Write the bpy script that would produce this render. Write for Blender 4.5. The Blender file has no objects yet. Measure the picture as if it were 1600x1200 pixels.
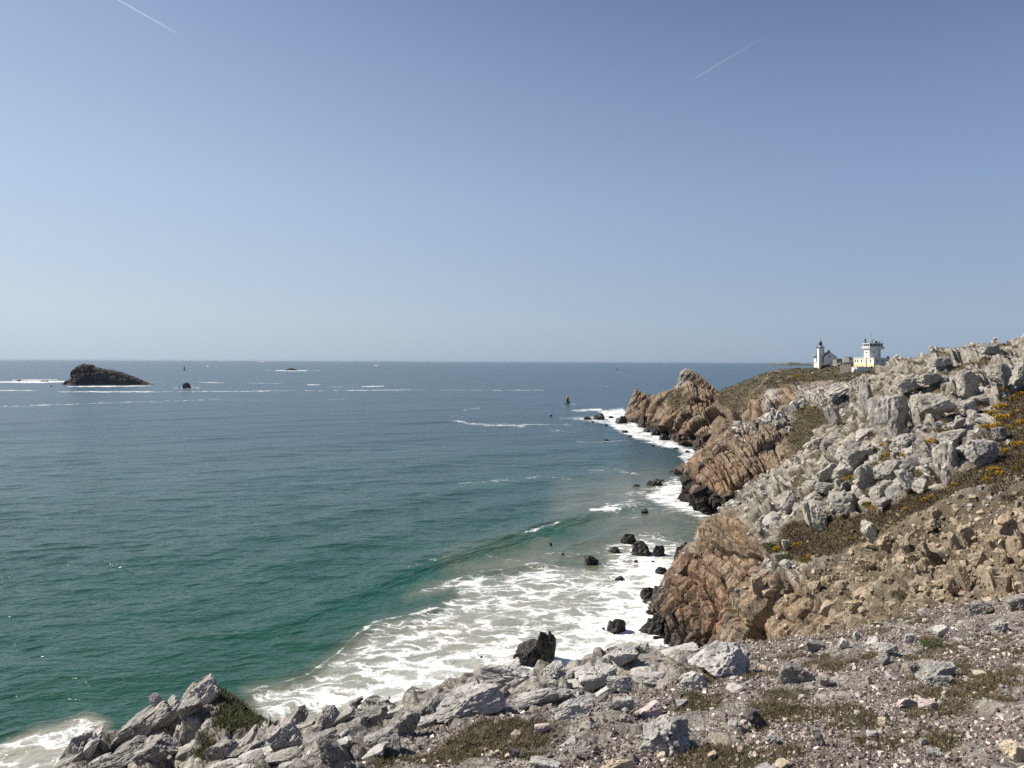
import bpy, math, random
import numpy as np
from mathutils import Vector, Matrix, Euler

# ------------------------------------------------------------------ camera, sky, sun, exposure
F, H = 1110.0, 38.0            # focal length in photo pixels, eye height over the sea (m)
SUN_EL, SUN_AZ = math.radians(44), math.radians(-72)   # azimuth from +Y (view direction), negative = left
scene = bpy.context.scene
col = scene.collection
cam = bpy.data.cameras.new("camera"); cam_o = bpy.data.objects.new("camera", cam); col.objects.link(cam_o)
cam.sensor_width = 36.0; cam.lens = F / 1600 * 36.0
cam.shift_y = -35.0 / 1600; cam.clip_start = 0.1; cam.clip_end = 300000
cam_o.matrix_world = Matrix.Translation((0, 0, H)) @ Euler((math.radians(90), 0, 0)).to_matrix().to_4x4() @ Matrix.Rotation(0.004, 4, 'Z')
scene.camera = cam_o
scene.view_settings.view_transform = 'Standard'; scene.view_settings.look = 'None'
scene.view_settings.exposure = 0.55; scene.view_settings.gamma = 1.0
scene.cycles.use_denoising = False; scene.cycles.sample_clamp_direct = 4.0; scene.cycles.max_bounces = 6; scene.cycles.transparent_max_bounces = 12

world = bpy.data.worlds.new("World"); scene.world = world; world.use_nodes = True
wt = world.node_tree; wt.nodes.clear()
sky = wt.nodes.new('ShaderNodeTexSky'); sky.sky_type = 'NISHITA'; sky.sun_disc = False
sky.sun_elevation = SUN_EL; sky.sun_rotation = SUN_AZ
sky.altitude = 0; sky.air_density = 1.0; sky.dust_density = 1.2; sky.ozone_density = 3.0
wb = wt.nodes.new('ShaderNodeBackground'); wb.inputs['Strength'].default_value = 0.67
wo = wt.nodes.new('ShaderNodeOutputWorld')
def wn(typ, **kw):
    n = wt.nodes.new(typ)
    for k, x in kw.items(): setattr(n, k, x)
    return n
tc_ = wn('ShaderNodeTexCoord'); sx_ = wn('ShaderNodeSeparateXYZ'); wt.links.new(tc_.outputs['Generated'], sx_.inputs[0])
def wramp(stops):
    n = wn('ShaderNodeValToRGB')
    while len(n.color_ramp.elements) < len(stops): n.color_ramp.elements.new(.5)
    for e, (p, c) in zip(n.color_ramp.elements, stops): e.position = p; e.color = (*c, 1)
    wt.links.new(sx_.outputs[2], n.inputs[0]); return n.outputs[0]
# summer haze: pale towards the horizon, brighter on the sun's side
sunward = wramp([(0, (.53, .65, .77)), (.06, (.59, .70, .81)), (.22, (.49, .63, .83)), (.45, (.32, .43, .67)), (1, (.13, .20, .42))])
away = wramp([(0, (.34, .445, .575)), (.05, (.36, .47, .61)), (.22, (.275, .385, .60)), (.45, (.132, .19, .36)), (1, (.06, .10, .25))])
dt_ = wn('ShaderNodeVectorMath', operation='DOT_PRODUCT'); wt.links.new(tc_.outputs['Generated'], dt_.inputs[0]); dt_.inputs[1].default_value = (math.sin(SUN_AZ), math.cos(SUN_AZ), 0)
mr_ = wn('ShaderNodeMapRange'); wt.links.new(dt_.outputs['Value'], mr_.inputs[0]); mr_.inputs[1].default_value = -.31; mr_.inputs[2].default_value = .80
mr_.interpolation_type = 'LINEAR'
pw_ = wn('ShaderNodeMath', operation='POWER'); wt.links.new(mr_.outputs[0], pw_.inputs[0]); pw_.inputs[1].default_value = 1.6
mx_ = wn('ShaderNodeMix', data_type='RGBA'); wt.links.new(pw_.outputs[0], mx_.inputs[0]); wt.links.new(away, mx_.inputs[6]); wt.links.new(sunward, mx_.inputs[7])
sc_ = wn('ShaderNodeVectorMath', operation='SCALE'); wt.links.new(sky.outputs[0], sc_.inputs[0]); sc_.inputs['Scale'].default_value = .085
mz_ = wn('ShaderNodeMix', data_type='RGBA'); mz_.inputs[0].default_value = .88; wt.links.new(sc_.outputs[0], mz_.inputs[6]); wt.links.new(mx_.outputs[2], mz_.inputs[7])
wt.links.new(mz_.outputs[2], wb.inputs[0]); wt.links.new(wb.outputs[0], wo.inputs[0])

sun_l = bpy.data.lights.new("sun", 'SUN'); sun_l.energy = 4.9; sun_l.angle = math.radians(0.5); sun_l.color = (1.0, 0.925, 0.81)
sun_o = bpy.data.objects.new("sun", sun_l); col.objects.link(sun_o)
SUN_DIR = Vector((math.sin(SUN_AZ) * math.cos(SUN_EL), math.cos(SUN_AZ) * math.cos(SUN_EL), math.sin(SUN_EL)))
sun_o.rotation_euler = SUN_DIR.to_track_quat('Z', 'Y').to_euler(); sun_o.location = (0, 0, 200)

# ------------------------------------------------------------------ helpers
rng = np.random.default_rng(7)
def VH(u): return 565 + 0.004 * (u - 800)
def W(u, v, d):
    u = np.asarray(u, float); v = np.asarray(v, float); d = np.asarray(d, float)
    return np.stack([(u - 800) / F * d, d + 0 * u, H - (v - VH(u)) / F * d], -1)
def WV(u, v, d): return Vector(W(u, v, d))
def PX(P):
    y = np.maximum(P[..., 1], 0.3); u = 800 + F * P[..., 0] / y
    return u, VH(u) + (H - P[..., 2]) * F / y
def sea_d(u, v): return H * F / (v - VH(u))

def smooth(a, b, x):
    t = np.clip((x - a) / (b - a), 0, 1); return t * t * (3 - 2 * t)
def hsh(ix, iy, iz, seed):
    u = np.uint32
    with np.errstate(over='ignore'):
        h = ix.astype(np.int32).view(u) * u(374761393) + iy.astype(np.int32).view(u) * u(668265263) + iz.astype(np.int32).view(u) * u(2147483647) + u((seed * 1274126177) & 0xFFFFFFFF)
        h = (h ^ (h >> u(13))) * u(1274126177); h = (h ^ (h >> u(16))) * u(2246822519)
        h = h ^ (h >> u(13))
    return h
def h01(h): return (h & np.uint32(0xFFFF)).astype(np.float32) / 65535.0
def vnoise(p, seed=0):
    p = np.asarray(p, np.float32); i = np.floor(p); f = (p - i); i = i.astype(np.int32)
    f = f * f * f * (f * (f * 6 - 15) + 10); out = 0
    for dx in (0, 1):
        wx = f[..., 0] if dx else 1 - f[..., 0]
        for dy in (0, 1):
            wy = f[..., 1] if dy else 1 - f[..., 1]
            for dz in (0, 1):
                wz = f[..., 2] if dz else 1 - f[..., 2]
                out = out + wx * wy * wz * h01(hsh(i[..., 0] + dx, i[..., 1] + dy, i[..., 2] + dz, seed))
    return out - 0.5
def fbm(p, oct=4, seed=0, gain=0.5):
    s = 0; a = 1.0
    for k in range(oct):
        s = s + a * vnoise(p * (2.03 ** k) + 17.3 * k, seed + k); a *= gain
    return s
def blocks(q, seed):
    """cell id random, tilt term and edge distance of a jittered cell pattern"""
    q = q.astype(np.float32); b = np.floor(q - 0.5).astype(np.int32)
    f1 = np.full(q.shape[:-1], 1e9, np.float32); f2 = f1.copy(); rid = np.zeros(q.shape[:-1], np.float32); tl = rid.copy()
    for dx in (0, 1):
        for dy in (0, 1):
            for dz in (0, 1):
                cx, cy, cz = b[..., 0] + dx, b[..., 1] + dy, b[..., 2] + dz
                h = hsh(cx, cy, cz, seed); h2 = hsh(cx, cy, cz, seed + 91)
                jx = (h & np.uint32(1023)).astype(np.float32) / 1023; jy = ((h >> np.uint32(10)) & np.uint32(1023)) / 1023.0; jz = ((h >> np.uint32(20)) & np.uint32(1023)) / 1023.0
                ex = q[..., 0] - (cx + .5 + (jx - .5) * .8); ey = q[..., 1] - (cy + .5 + (jy - .5) * .8); ez = q[..., 2] - (cz + .5 + (jz - .5) * .8)
                d = np.sqrt(ex * ex + ey * ey + ez * ez)
                gx = (h2 & np.uint32(1023)) / 511.5 - 1; gy = ((h2 >> np.uint32(10)) & np.uint32(1023)) / 511.5 - 1; gz = ((h2 >> np.uint32(20)) & np.uint32(1023)) / 511.5 - 1
                near = d < f1
                f2 = np.where(near, f1, np.minimum(f2, d))
                rid = np.where(near, jx, rid); tl = np.where(near, gx * ex + gy * ey + gz * ez, tl)
                f1 = np.where(near, d, f1)
    return rid, tl, f2 - f1
def bricks(q, seed):
    """the same three values for bedded, jointed rock: beds along x, joints staggered from bed to bed"""
    q = q.astype(np.float32); z0 = np.zeros(q.shape[:-1], np.int32)
    x = q[..., 0] + .22 * vnoise(q * .45 + 3, seed); ix = np.floor(x).astype(np.int32); h = hsh(ix, z0, z0, seed); sx = .7 + .6 * h01(h)
    y = q[..., 1] * sx + 7 * h01(h >> np.uint32(8)) + .25 * vnoise(q * .5 + 9, seed + 1); iy = np.floor(y).astype(np.int32)
    h = hsh(ix, iy, z0, seed + 2); z = q[..., 2] * (.6 + .8 * h01(h)) + 9 * h01(h >> np.uint32(8)) + .3 * x; iz = np.floor(z).astype(np.int32)
    h2 = hsh(ix, iy, iz, seed + 3); g = [((h2 >> np.uint32(k)) & np.uint32(255)).astype(np.float32) / 127.5 - 1 for k in (0, 8, 16)]
    f = [x - ix - .5, y - iy - .5, z - iz - .5]
    e = np.minimum(np.minimum(.5 - np.abs(f[0]), .5 - np.abs(f[1])), .5 - np.abs(f[2]))
    return ((hsh(ix, iy, iz, seed + 4) & np.uint32(1023)).astype(np.float32) / 1023), g[0] * f[0] + g[1] * f[1] + g[2] * f[2], e
def rot_y(deg):
    a = math.radians(deg); c, s = math.cos(a), math.sin(a)
    return np.array([[c, 0, s], [0, 1, 0], [-s, 0, c]])
CR = {'m': 0}                                    # last crevice mask (plants and soil gather in the joints)
def rockdisp(P, layers, tilt_deg=30, seed=1, warp=0.5, pillow=.3, bed=2):
    R = rot_y(tilt_deg); Q = P @ R
    Q = Q + warp * np.stack([vnoise(Q * 0.35 + 5, seed), vnoise(Q * 0.35 + 25, seed), vnoise(Q * 0.35 + 45, seed)], -1)
    d = np.zeros(P.shape[:-1]); CR['m'] = 0
    for k, (size, amp, tilt, crack) in enumerate(layers):
        r, tl, e = (bricks if k < bed else blocks)(Q / np.array(size), seed + 13 * k)
        d += amp * ((r - .5) * 1.2 + tilt * tl + pillow * np.sqrt(np.clip(e, 0, .5))) - crack * amp * (1 - smooth(0.0, 0.12, e))
        if k < 2: CR['m'] = np.maximum(CR['m'], (1 - smooth(.02, .12 - .02 * k, e)) * (1 - .8 * smooth(.45, .75, r)))
    return d
def pmask(u, v, polys, soft=12):
    """soft mask of a list of polygons in the map plane"""
    out = np.zeros(u.shape)
    for poly in polys:
        p = np.asarray(poly, float); x0, y0 = p.min(0) - soft; x1, y1 = p.max(0) + soft
        sel = (u > x0) & (u < x1) & (v > y0) & (v < y1)
        if not sel.any(): continue
        uu, vv = u[sel], v[sel]; inside = np.zeros(uu.shape, bool); dist = np.full(uu.shape, 1e9)
        for (ax, ay), (bx, by) in zip(p, np.roll(p, -1, 0)):
            c = (ay > vv) != (by > vv)
            inside ^= c & (uu < (bx - ax) * (vv - ay) / ((by - ay) if by != ay else 1e-9) + ax)
            t = np.clip(((uu - ax) * (bx - ax) + (vv - ay) * (by - ay)) / max((bx - ax) ** 2 + (by - ay) ** 2, 1e-9), 0, 1)
            dist = np.minimum(dist, np.hypot(uu - ax - t * (bx - ax), vv - ay - t * (by - ay)))
        out[sel] = np.maximum(out[sel], smooth(-soft, soft, np.where(inside, dist, -dist)))
    return out
def lmask(u, v, line, wid):
    """soft mask around a polyline, width per point"""
    out = np.zeros(u.shape); p = np.asarray(line, float)
    wid = np.broadcast_to(np.asarray(wid, float), (len(p),))
    for k in range(len(p) - 1):
        (ax, ay), (bx, by) = p[k], p[k + 1]; w = max(wid[k], wid[k + 1]) * 1.6
        sel = (u > min(ax, bx) - w) & (u < max(ax, bx) + w) & (v > min(ay, by) - w) & (v < max(ay, by) + w)
        if not sel.any(): continue
        uu, vv = u[sel], v[sel]
        t = np.clip(((uu - ax) * (bx - ax) + (vv - ay) * (by - ay)) / max((bx - ax) ** 2 + (by - ay) ** 2, 1e-9), 0, 1)
        ww = wid[k] + (wid[k + 1] - wid[k]) * t
        dd = np.hypot(uu - ax - t * (bx - ax), vv - ay - t * (by - ay))
        out[sel] = np.maximum(out[sel], np.exp(-(dd / np.maximum(ww, 1e-3)) ** 2))
    return out

def mesh_np(name, V, Fc, mats=(), smooth_shade=False):
    V = np.ascontiguousarray(V, np.float32).reshape(-1, 3); Fc = np.ascontiguousarray(Fc, np.int32); k = Fc.shape[1]
    me = bpy.data.meshes.new(name)
    me.vertices.add(len(V)); me.vertices.foreach_set('co', V.ravel())
    me.loops.add(Fc.size); me.loops.foreach_set('vertex_index', Fc.ravel())
    me.polygons.add(len(Fc)); me.polygons.foreach_set('loop_start', np.arange(0, Fc.size, k, dtype=np.int32))
    me.polygons.foreach_set('use_smooth', np.full(len(Fc), smooth_shade))
    for m in mats: me.materials.append(m)
    me.update(calc_edges=True); me.validate()
    return me
def attr_col(me, name, C4):
    a = me.attributes.new(name, 'FLOAT_COLOR', 'POINT'); a.data.foreach_set('color', np.ascontiguousarray(C4, np.float32).ravel())
def quads(nr, nc):
    i = np.arange(nr - 1)[:, None] * nc + np.arange(nc - 1)[None]
    return np.stack([i, i + 1, i + nc + 1, i + nc], -1).reshape(-1, 4)
def obj(name, me, parent=None, loc=None, rot=None, label=None, cat=None, group=None, kind=None):
    o = bpy.data.objects.new(name, me); col.objects.link(o)
    if parent is not None: o.parent = parent
    if loc is not None: o.location = loc
    if rot is not None: o.rotation_euler = rot
    tag(o, label, cat, group, kind); return o
def tag(o, label=None, cat=None, group=None, kind=None):
    for k, x in (('label', label), ('category', cat), ('group', group), ('kind', kind)):
        if x: o[k] = x
def empty(name, loc, rz=0, **kw):
    o = bpy.data.objects.new(name, None); col.objects.link(o); o.location = loc; o.rotation_euler = (0, 0, rz); tag(o, **kw); return o
class MB:
    """collects boxes and prisms that become one mesh"""
    def __init__(s): s.v, s.f = [], []
    def add(s, vs, fs):
        b = len(s.v); s.v += [tuple(map(float, p)) for p in vs]; s.f += [tuple(b + i for i in f) for f in fs]; return s
    def box(s, x0, x1, y0, y1, z0, z1):
        return s.add([(x, y, z) for z in (z0, z1) for x, y in ((x0, y0), (x1, y0), (x1, y1), (x0, y1))],
                     [(3, 2, 1, 0), (4, 5, 6, 7), (0, 1, 5, 4), (1, 2, 6, 5), (2, 3, 7, 6), (3, 0, 4, 7)])
    def lathe(s, prof, n=16, cx=0, cy=0, ph=0.0):
        vs = [(cx + r * math.cos(ph + 2 * math.pi * k / n), cy + r * math.sin(ph + 2 * math.pi * k / n), z) for r, z in prof for k in range(n)]
        fs = [(i * n + k, i * n + (k + 1) % n, (i + 1) * n + (k + 1) % n, (i + 1) * n + k) for i in range(len(prof) - 1) for k in range(n)]
        fs += [tuple(range(n))[::-1], tuple((len(prof) - 1) * n + k for k in range(n))]
        return s.add(vs, fs)
    def rod(s, a, b, r, n=6):
        a, b = Vector(a), Vector(b); q = (b - a).to_track_quat('Z', 'Y'); vs = []
        for p in (a, b):
            vs += [p + q @ Vector((r * math.cos(2 * math.pi * k / n), r * math.sin(2 * math.pi * k / n), 0)) for k in range(n)]
        return s.add(vs, [(k, (k + 1) % n, n + (k + 1) % n, n + k) for k in range(n)] + [tuple(range(n))[::-1], tuple(range(n, 2 * n))])
    def build(s, name, mat, parent=None, **kw):
        me = bpy.data.meshes.new(name); me.from_pydata(s.v, [], s.f); me.materials.append(mat); me.update()
        return obj(name, me, parent, **kw)

# ------------------------------------------------------------------ material node helpers
class NT:
    def __init__(s, name):
        s.m = bpy.data.materials.new(name); s.m.use_nodes = True; s.t = s.m.node_tree; s.t.nodes.clear()
        s.out = s.t.nodes.new('ShaderNodeOutputMaterial')
    def n(s, typ, **kw):
        nd = s.t.nodes.new(typ)
        for k, x in kw.items(): setattr(nd, k, x)
        return nd
    def set(s, sock, x):
        if x is None: return
        if isinstance(x, bpy.types.NodeSocket): s.t.links.new(x, sock)
        elif isinstance(x, (tuple, list)) and len(x) == 3 and sock.type == 'RGBA': sock.default_value = (*x, 1)
        else: sock.default_value = x
    def noise(s, vec, scale, detail=4, rough=.55, dist=0.0):
        nd = s.n('ShaderNodeTexNoise'); s.set(nd.inputs['Vector'], vec); nd.inputs['Scale'].default_value = scale
        nd.inputs['Detail'].default_value = detail; nd.inputs['Roughness'].default_value = rough; nd.inputs['Distortion'].default_value = dist
        return nd.outputs['Fac']
    def vor(s, vec, scale, feat='DISTANCE_TO_EDGE', out='Distance'):
        nd = s.n('ShaderNodeTexVoronoi', feature=feat); s.set(nd.inputs['Vector'], vec); nd.inputs['Scale'].default_value = scale
        return nd.outputs[out]
    def math(s, op, a, b=None, c=None, clamp=False):
        nd = s.n('ShaderNodeMath', operation=op, use_clamp=clamp); s.set(nd.inputs[0], a); s.set(nd.inputs[1], b); s.set(nd.inputs[2], c); return nd.outputs[0]
    def vmath(s, op, a, b=None, scale=None):
        nd = s.n('ShaderNodeVectorMath', operation=op); s.set(nd.inputs[0], a); s.set(nd.inputs[1], b)
        if scale is not None: s.set(nd.inputs['Scale'], scale)
        return nd.outputs[0]
    def ramp(s, fac, stops, interp='LINEAR'):
        nd = s.n('ShaderNodeValToRGB'); cr = nd.color_ramp; cr.interpolation = interp
        while len(cr.elements) < len(stops): cr.elements.new(0.5)
        for e, (p, c) in zip(cr.elements, stops):
            e.position = p; e.color = (c, c, c, 1) if isinstance(c, (int, float)) else (*c, 1)
        s.set(nd.inputs[0], fac); return nd.outputs[0]
    def mix(s, fac, a, b, mode='MIX'):
        nd = s.n('ShaderNodeMix', data_type='RGBA', blend_type=mode); s.set(nd.inputs[0], fac); s.set(nd.inputs[6], a); s.set(nd.inputs[7], b); return nd.outputs[2]
    def pos(s): return s.n('ShaderNodeNewGeometry').outputs['Position']
    def attr(s, name): return s.n('ShaderNodeAttribute', attribute_name=name)
    def sep(s, c):
        nd = s.n('ShaderNodeSeparateColor'); s.set(nd.inputs[0], c); return nd.outputs
    def bump(s, h, strength, dist=1.0, normal=None):
        nd = s.n('ShaderNodeBump'); s.set(nd.inputs['Height'], h); s.set(nd.inputs['Strength'], strength); nd.inputs['Distance'].default_value = dist
        s.set(nd.inputs['Normal'], normal); return nd.outputs[0]
    def bsdf(s, color, rough=.8, normal=None, spec=.3, **kw):
        nd = s.n('ShaderNodeBsdfPrincipled'); s.set(nd.inputs['Base Color'], color); s.set(nd.inputs['Roughness'], rough)
        s.set(nd.inputs['Normal'], normal); s.set(nd.inputs['Specular IOR Level'], spec)
        for k, x in kw.items(): s.set(nd.inputs[k.replace('_', ' ')], x)
        s.t.links.new(nd.outputs[0], s.out.inputs[0]); return s.m

WHITE = [(.32, (.05, .047, .042)), (.42, (.15, .138, .12)), (.50, (.345, .32, .28)), (.62, (.52, .495, .44))]
TAN = [(.28, (.06, .045, .032)), (.41, (.19, .146, .10)), (.53, (.34, .272, .195)), (.70, (.54, .46, .35))]
BROWN = [(.26, (.045, .030, .022)), (.40, (.13, .085, .054)), (.54, (.25, .163, .10)), (.74, (.45, .325, .21))]
def rock_nodes(t, P, sc, offset=None):
    """tone value 0..1 used by the colour ramps of rock"""
    a = t.noise(P, 0.35 * sc, 5, .6); b = t.noise(P, 3.1 * sc, 7, .72); c = t.noise(P, 14 * sc, 4, .7)
    return t.math('ADD', t.math('MULTIPLY', a, .38), t.math('ADD', t.math('MULTIPLY', b, .42), t.math('MULTIPLY', c, .20))), a, b, c
def terrain_mat(name, sc=1.0, soil_a=(.035, .028, .022), soil_b=(.10, .078, .058), soil_c=(.38, .31, .21), bump=.3):
    t = NT(name); P = t.pos(); tone, a, b, c = rock_nodes(t, P, sc)
    cov = t.attr('cover'); s = t.sep(cov.outputs['Color']); tan_amt = cov.outputs['Alpha']
    rock = t.mix(s[0], t.ramp(tone, WHITE), t.ramp(tone, BROWN)); rock = t.mix(tan_amt, rock, t.ramp(tone, TAN))
    ochre = t.math('MULTIPLY', t.ramp(t.noise(P, 0.5 * sc, 3, .6), [(.55, 0), (.68, .6)]), s[0])
    rock = t.mix(ochre, rock, t.mix(b, (.16, .085, .045), (.50, .30, .16)))
    lichen = t.ramp(t.noise(P, 2.3 * sc, 3, .5), [(.70, 0), (.73, .8)]); rock = t.mix(lichen, rock, (.42, .17, .035))
    moss = t.ramp(t.noise(P, .9 * sc, 6, .7), [(.52, 0), (.62, .8)]); rock = t.mix(t.math('MULTIPLY', moss, .6), rock, (.075, .07, .045))
    veg = t.ramp(t.math('ADD', t.math('MULTIPLY', a, .4), t.math('MULTIPLY', c, .6)), [(.32, (.028, .022, .016)), (.46, (.07, .056, .036)), (.56, (.085, .076, .034)), (.68, (.15, .13, .065))])
    speck = t.noise(P, 9 * sc, 5, .75)
    soil = t.ramp(speck, [(.36, soil_a), (.52, soil_b), (.60, soil_b), (.68, soil_c)])
    c1 = t.mix(s[2], rock, soil); c1 = t.mix(s[1], c1, veg)
    z = t.n('ShaderNodeSeparateXYZ'); t.set(z.inputs[0], P)
    wet = t.ramp(t.math('ADD', t.math('MULTIPLY', z.outputs[2], .078), t.math('MULTIPLY', t.noise(P, .5, 7, .72), .7)), [(.48, 1), (.70, 0)])
    c1 = t.mix(wet, c1, t.mix(b, (.012, .0105, .009), (.05, .04, .031)))
    jq = t.n('ShaderNodeMapping'); t.set(jq.inputs[0], P); jq.inputs['Rotation'].default_value = (0, math.radians(28), 0); jq.inputs['Scale'].default_value = (1.0, .6, .38)
    jw = t.vmath('ADD', jq.outputs[0], t.vmath('SCALE', (0, 0, 0), scale=0.0)); j1 = t.vor(jw, .85 * sc); j2 = t.vor(jw, 2.6 * sc)
    joint = t.math('MINIMUM', t.ramp(j1, [(.0, 0), (.07, 1)]), t.ramp(j2, [(.0, .35), (.09, 1)]))
    bare = t.math('MULTIPLY', t.math('SUBTRACT', 1.0, s[1]), t.math('SUBTRACT', 1.0, s[2]))
    c1 = t.mix(t.math('MULTIPLY', t.math('SUBTRACT', 1.0, joint), t.math('MULTIPLY', bare, .62)), c1, (.03, .024, .018))
    h = t.math('ADD', t.math('ADD', t.math('MULTIPLY', b, 1.0), t.math('MULTIPLY', c, .35)), t.math('MULTIPLY', joint, t.math('MULTIPLY', bare, .45)))
    nm = t.bump(h, bump, .35 / sc)
    return t.bsdf(c1, t.math('SUBTRACT', .9, t.math('MULTIPLY', wet, .5)), nm, .25)
def boulder_mat(name, stops, sc=1.0, lich=.72, bump=.5):
    t = NT(name); P = t.pos(); tone, a, b, c = rock_nodes(t, P, sc)
    c1 = t.ramp(tone, stops)
    pit = t.ramp(t.noise(P, 26 * sc, 3, .7), [(.36, .75), (.44, 0)]); c1 = t.mix(pit, c1, t.vmath('SCALE', c1, scale=.35))
    if lich: c1 = t.mix(t.ramp(t.noise(P, 4.3 * sc, 2, .5), [(lich, 0), (lich + .03, .85)]), c1, (.40, .16, .03))
    nm = t.bump(t.math('ADD', b, t.math('MULTIPLY', c, .4)), bump, .25 / sc)
    return t.bsdf(c1, .88, nm, .25)
def plain_mat(name, c, rough=.7, var=.12, sc=2.0, spec=.3, metal=0.0):
    t = NT(name); P = t.pos(); nz = t.noise(P, sc, 5, .65)
    c1 = t.mix(t.math('MULTIPLY', t.ramp(nz, [(.35, 1), (.65, 0)]), var * 2), c, tuple(x * .45 for x in c))
    return t.bsdf(c1, rough, None, spec, Metallic=metal)
M_hill = terrain_mat('hill_ground', 1.0); M_far = terrain_mat('headland_ground', .55)
M_ground = terrain_mat('gravel_ground', 3.2, (.065, .051, .044), (.20, .166, .145), (.50, .46, .41), .7)
M_white = boulder_mat('pale_quartzite', WHITE, 1.0); M_whiteF = boulder_mat('pale_quartzite_close', [(.33, (.08, .075, .07)), (.43, (.24, .23, .215)), (.51, (.43, .415, .385)), (.63, (.60, .585, .55))], 3.0)
M_grey = boulder_mat('grey_quartzite', [(.3, (.05, .047, .043)), (.42, (.17, .16, .145)), (.52, (.31, .295, .268)), (.64, (.46, .44, .40))], 1.3)
M_tan = boulder_mat('tan_sandstone', TAN, 1.2, .76); M_cream = boulder_mat('cream_stone', [(.3, (.25, .2, .14)), (.45, (.45, .38, .28)), (.6, (.62, .54, .42))], 3.0, None)
M_pink = boulder_mat('pink_stone', [(.3, (.22, .16, .15)), (.45, (.42, .34, .32)), (.6, (.6, .52, .49))], 3.0, None)
M_dark = boulder_mat('dark_stone', [(.3, (.03, .028, .028)), (.5, (.085, .08, .08)), (.65, (.2, .19, .18))], 2.0, None)
def wet_mat():
    t = NT('wet_black_rock'); P = t.pos(); tone, a, b, c = rock_nodes(t, P, 1.5)
    c1 = t.ramp(tone, [(.35, (.007, .0065, .006)), (.55, (.022, .019, .016)), (.68, (.055, .047, .038))])
    return t.bsdf(c1, t.ramp(b, [(.4, .35), (.6, .75)]), t.bump(t.math('ADD', b, c), .35, .25), .4)
M_wet = wet_mat()

# ------------------------------------------------------------------ land as nets of surveyed points
LAND = {}
def blur(A, ax, r):
    if r < 1: return A
    pad = [(0, 0)] * 3; pad[ax] = (r, r); B = np.pad(A, pad, mode='edge'); c = np.cumsum(B, ax)
    z = np.zeros_like(np.take(c, [0], ax)); c = np.concatenate([z, c], ax); n = A.shape[ax]
    return (np.take(c, np.arange(2 * r + 1, 2 * r + 1 + n), ax) - np.take(c, np.arange(n), ax)) / (2 * r + 1)
def net(cols, back=(), sp=1.5, sm=5, hid=10):
    C = np.array([[W(*p) for p in c] for c in cols]); nvis = C.shape[1]
    if len(back):
        ex = [C[:, -1] + np.array(b) if len(b) == 3 else np.concatenate([C[:, -1, :2] + np.array(b[:2]), np.full((len(C), 1), b[3])], 1) for b in back]
        C = np.concatenate([C] + [e[:, None] for e in ex], 1)
    u, v = PX(C); nc, nr = C.shape[:2]
    def steps(n, f): return np.concatenate([np.linspace(k, k + 1, f(k), endpoint=False) for k in range(n - 1)] + [[n - 1]])
    tr = steps(nr, lambda k: hid if k >= nvis - 1 else int(np.clip(np.hypot(u[:, k + 1] - u[:, k], v[:, k + 1] - v[:, k]).max() / sp, 3, 500)))
    tc = steps(nc, lambda k: int(np.clip(np.hypot(u[k + 1, :nvis] - u[k, :nvis], v[k + 1, :nvis] - v[k, :nvis]).max() / sp, 3, 400)))
    def lerp(A, t, ax):
        i = np.minimum(t.astype(int), A.shape[ax] - 2); f = t - i; sh = [1, 1, 1]; sh[ax] = -1; f = f.reshape(sh)
        return np.take(A, i, ax) * (1 - f) + np.take(A, i + 1, ax) * f
    G = lerp(lerp(C, tr, 1), tc, 0)
    for _ in range(2): G = blur(blur(G, 0, sm), 1, sm)
    return G
def normals(G):
    n = np.cross(np.gradient(G, axis=0), np.gradient(G, axis=1)); n /= np.linalg.norm(n, axis=-1, keepdims=True) + 1e-9
    return n if n[..., 2].mean() > 0 else -n
def land(name, G, cover_fn, disp_fn, mat, soft_sc=1.0, db=0):
    n = normals(G); u, v = PX(G); wv = 1.0
    wu = 14 * fbm(G * .35 / soft_sc, 3, 3); wvv = 14 * fbm(G * .35 / soft_sc + 40, 3, 4)
    cov = cover_fn(G, u + wu, v + wvv)                       # brown, veg, soil, tan
    dsp = disp_fn(G, cov, u, v)
    if isinstance(dsp, tuple): cov[..., 1] = np.maximum(cov[..., 1], dsp[1]); dsp = dsp[0]
    dsp = dsp[..., None]
    raw = dsp
    for _ in range(1 if db < 0 else 2 * (db > 0)): dsp = blur(blur(dsp, 0, abs(db)), 1, abs(db))
    if db < 0: dsp = dsp + (raw - dsp) * smooth(.25, .6, cov[..., :1])          # the sheer brown faces keep their sharp joints
    G2 = G + n * dsp
    me = mesh_np(name, G2, quads(*G2.shape[:2]), [mat]); attr_col(me, 'cover', cov.reshape(-1, 4))
    LAND[name] = (G2.reshape(-1, 3), n.reshape(-1, 3), cov.reshape(-1, 4))
    return obj(name, me, kind='structure')

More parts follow.
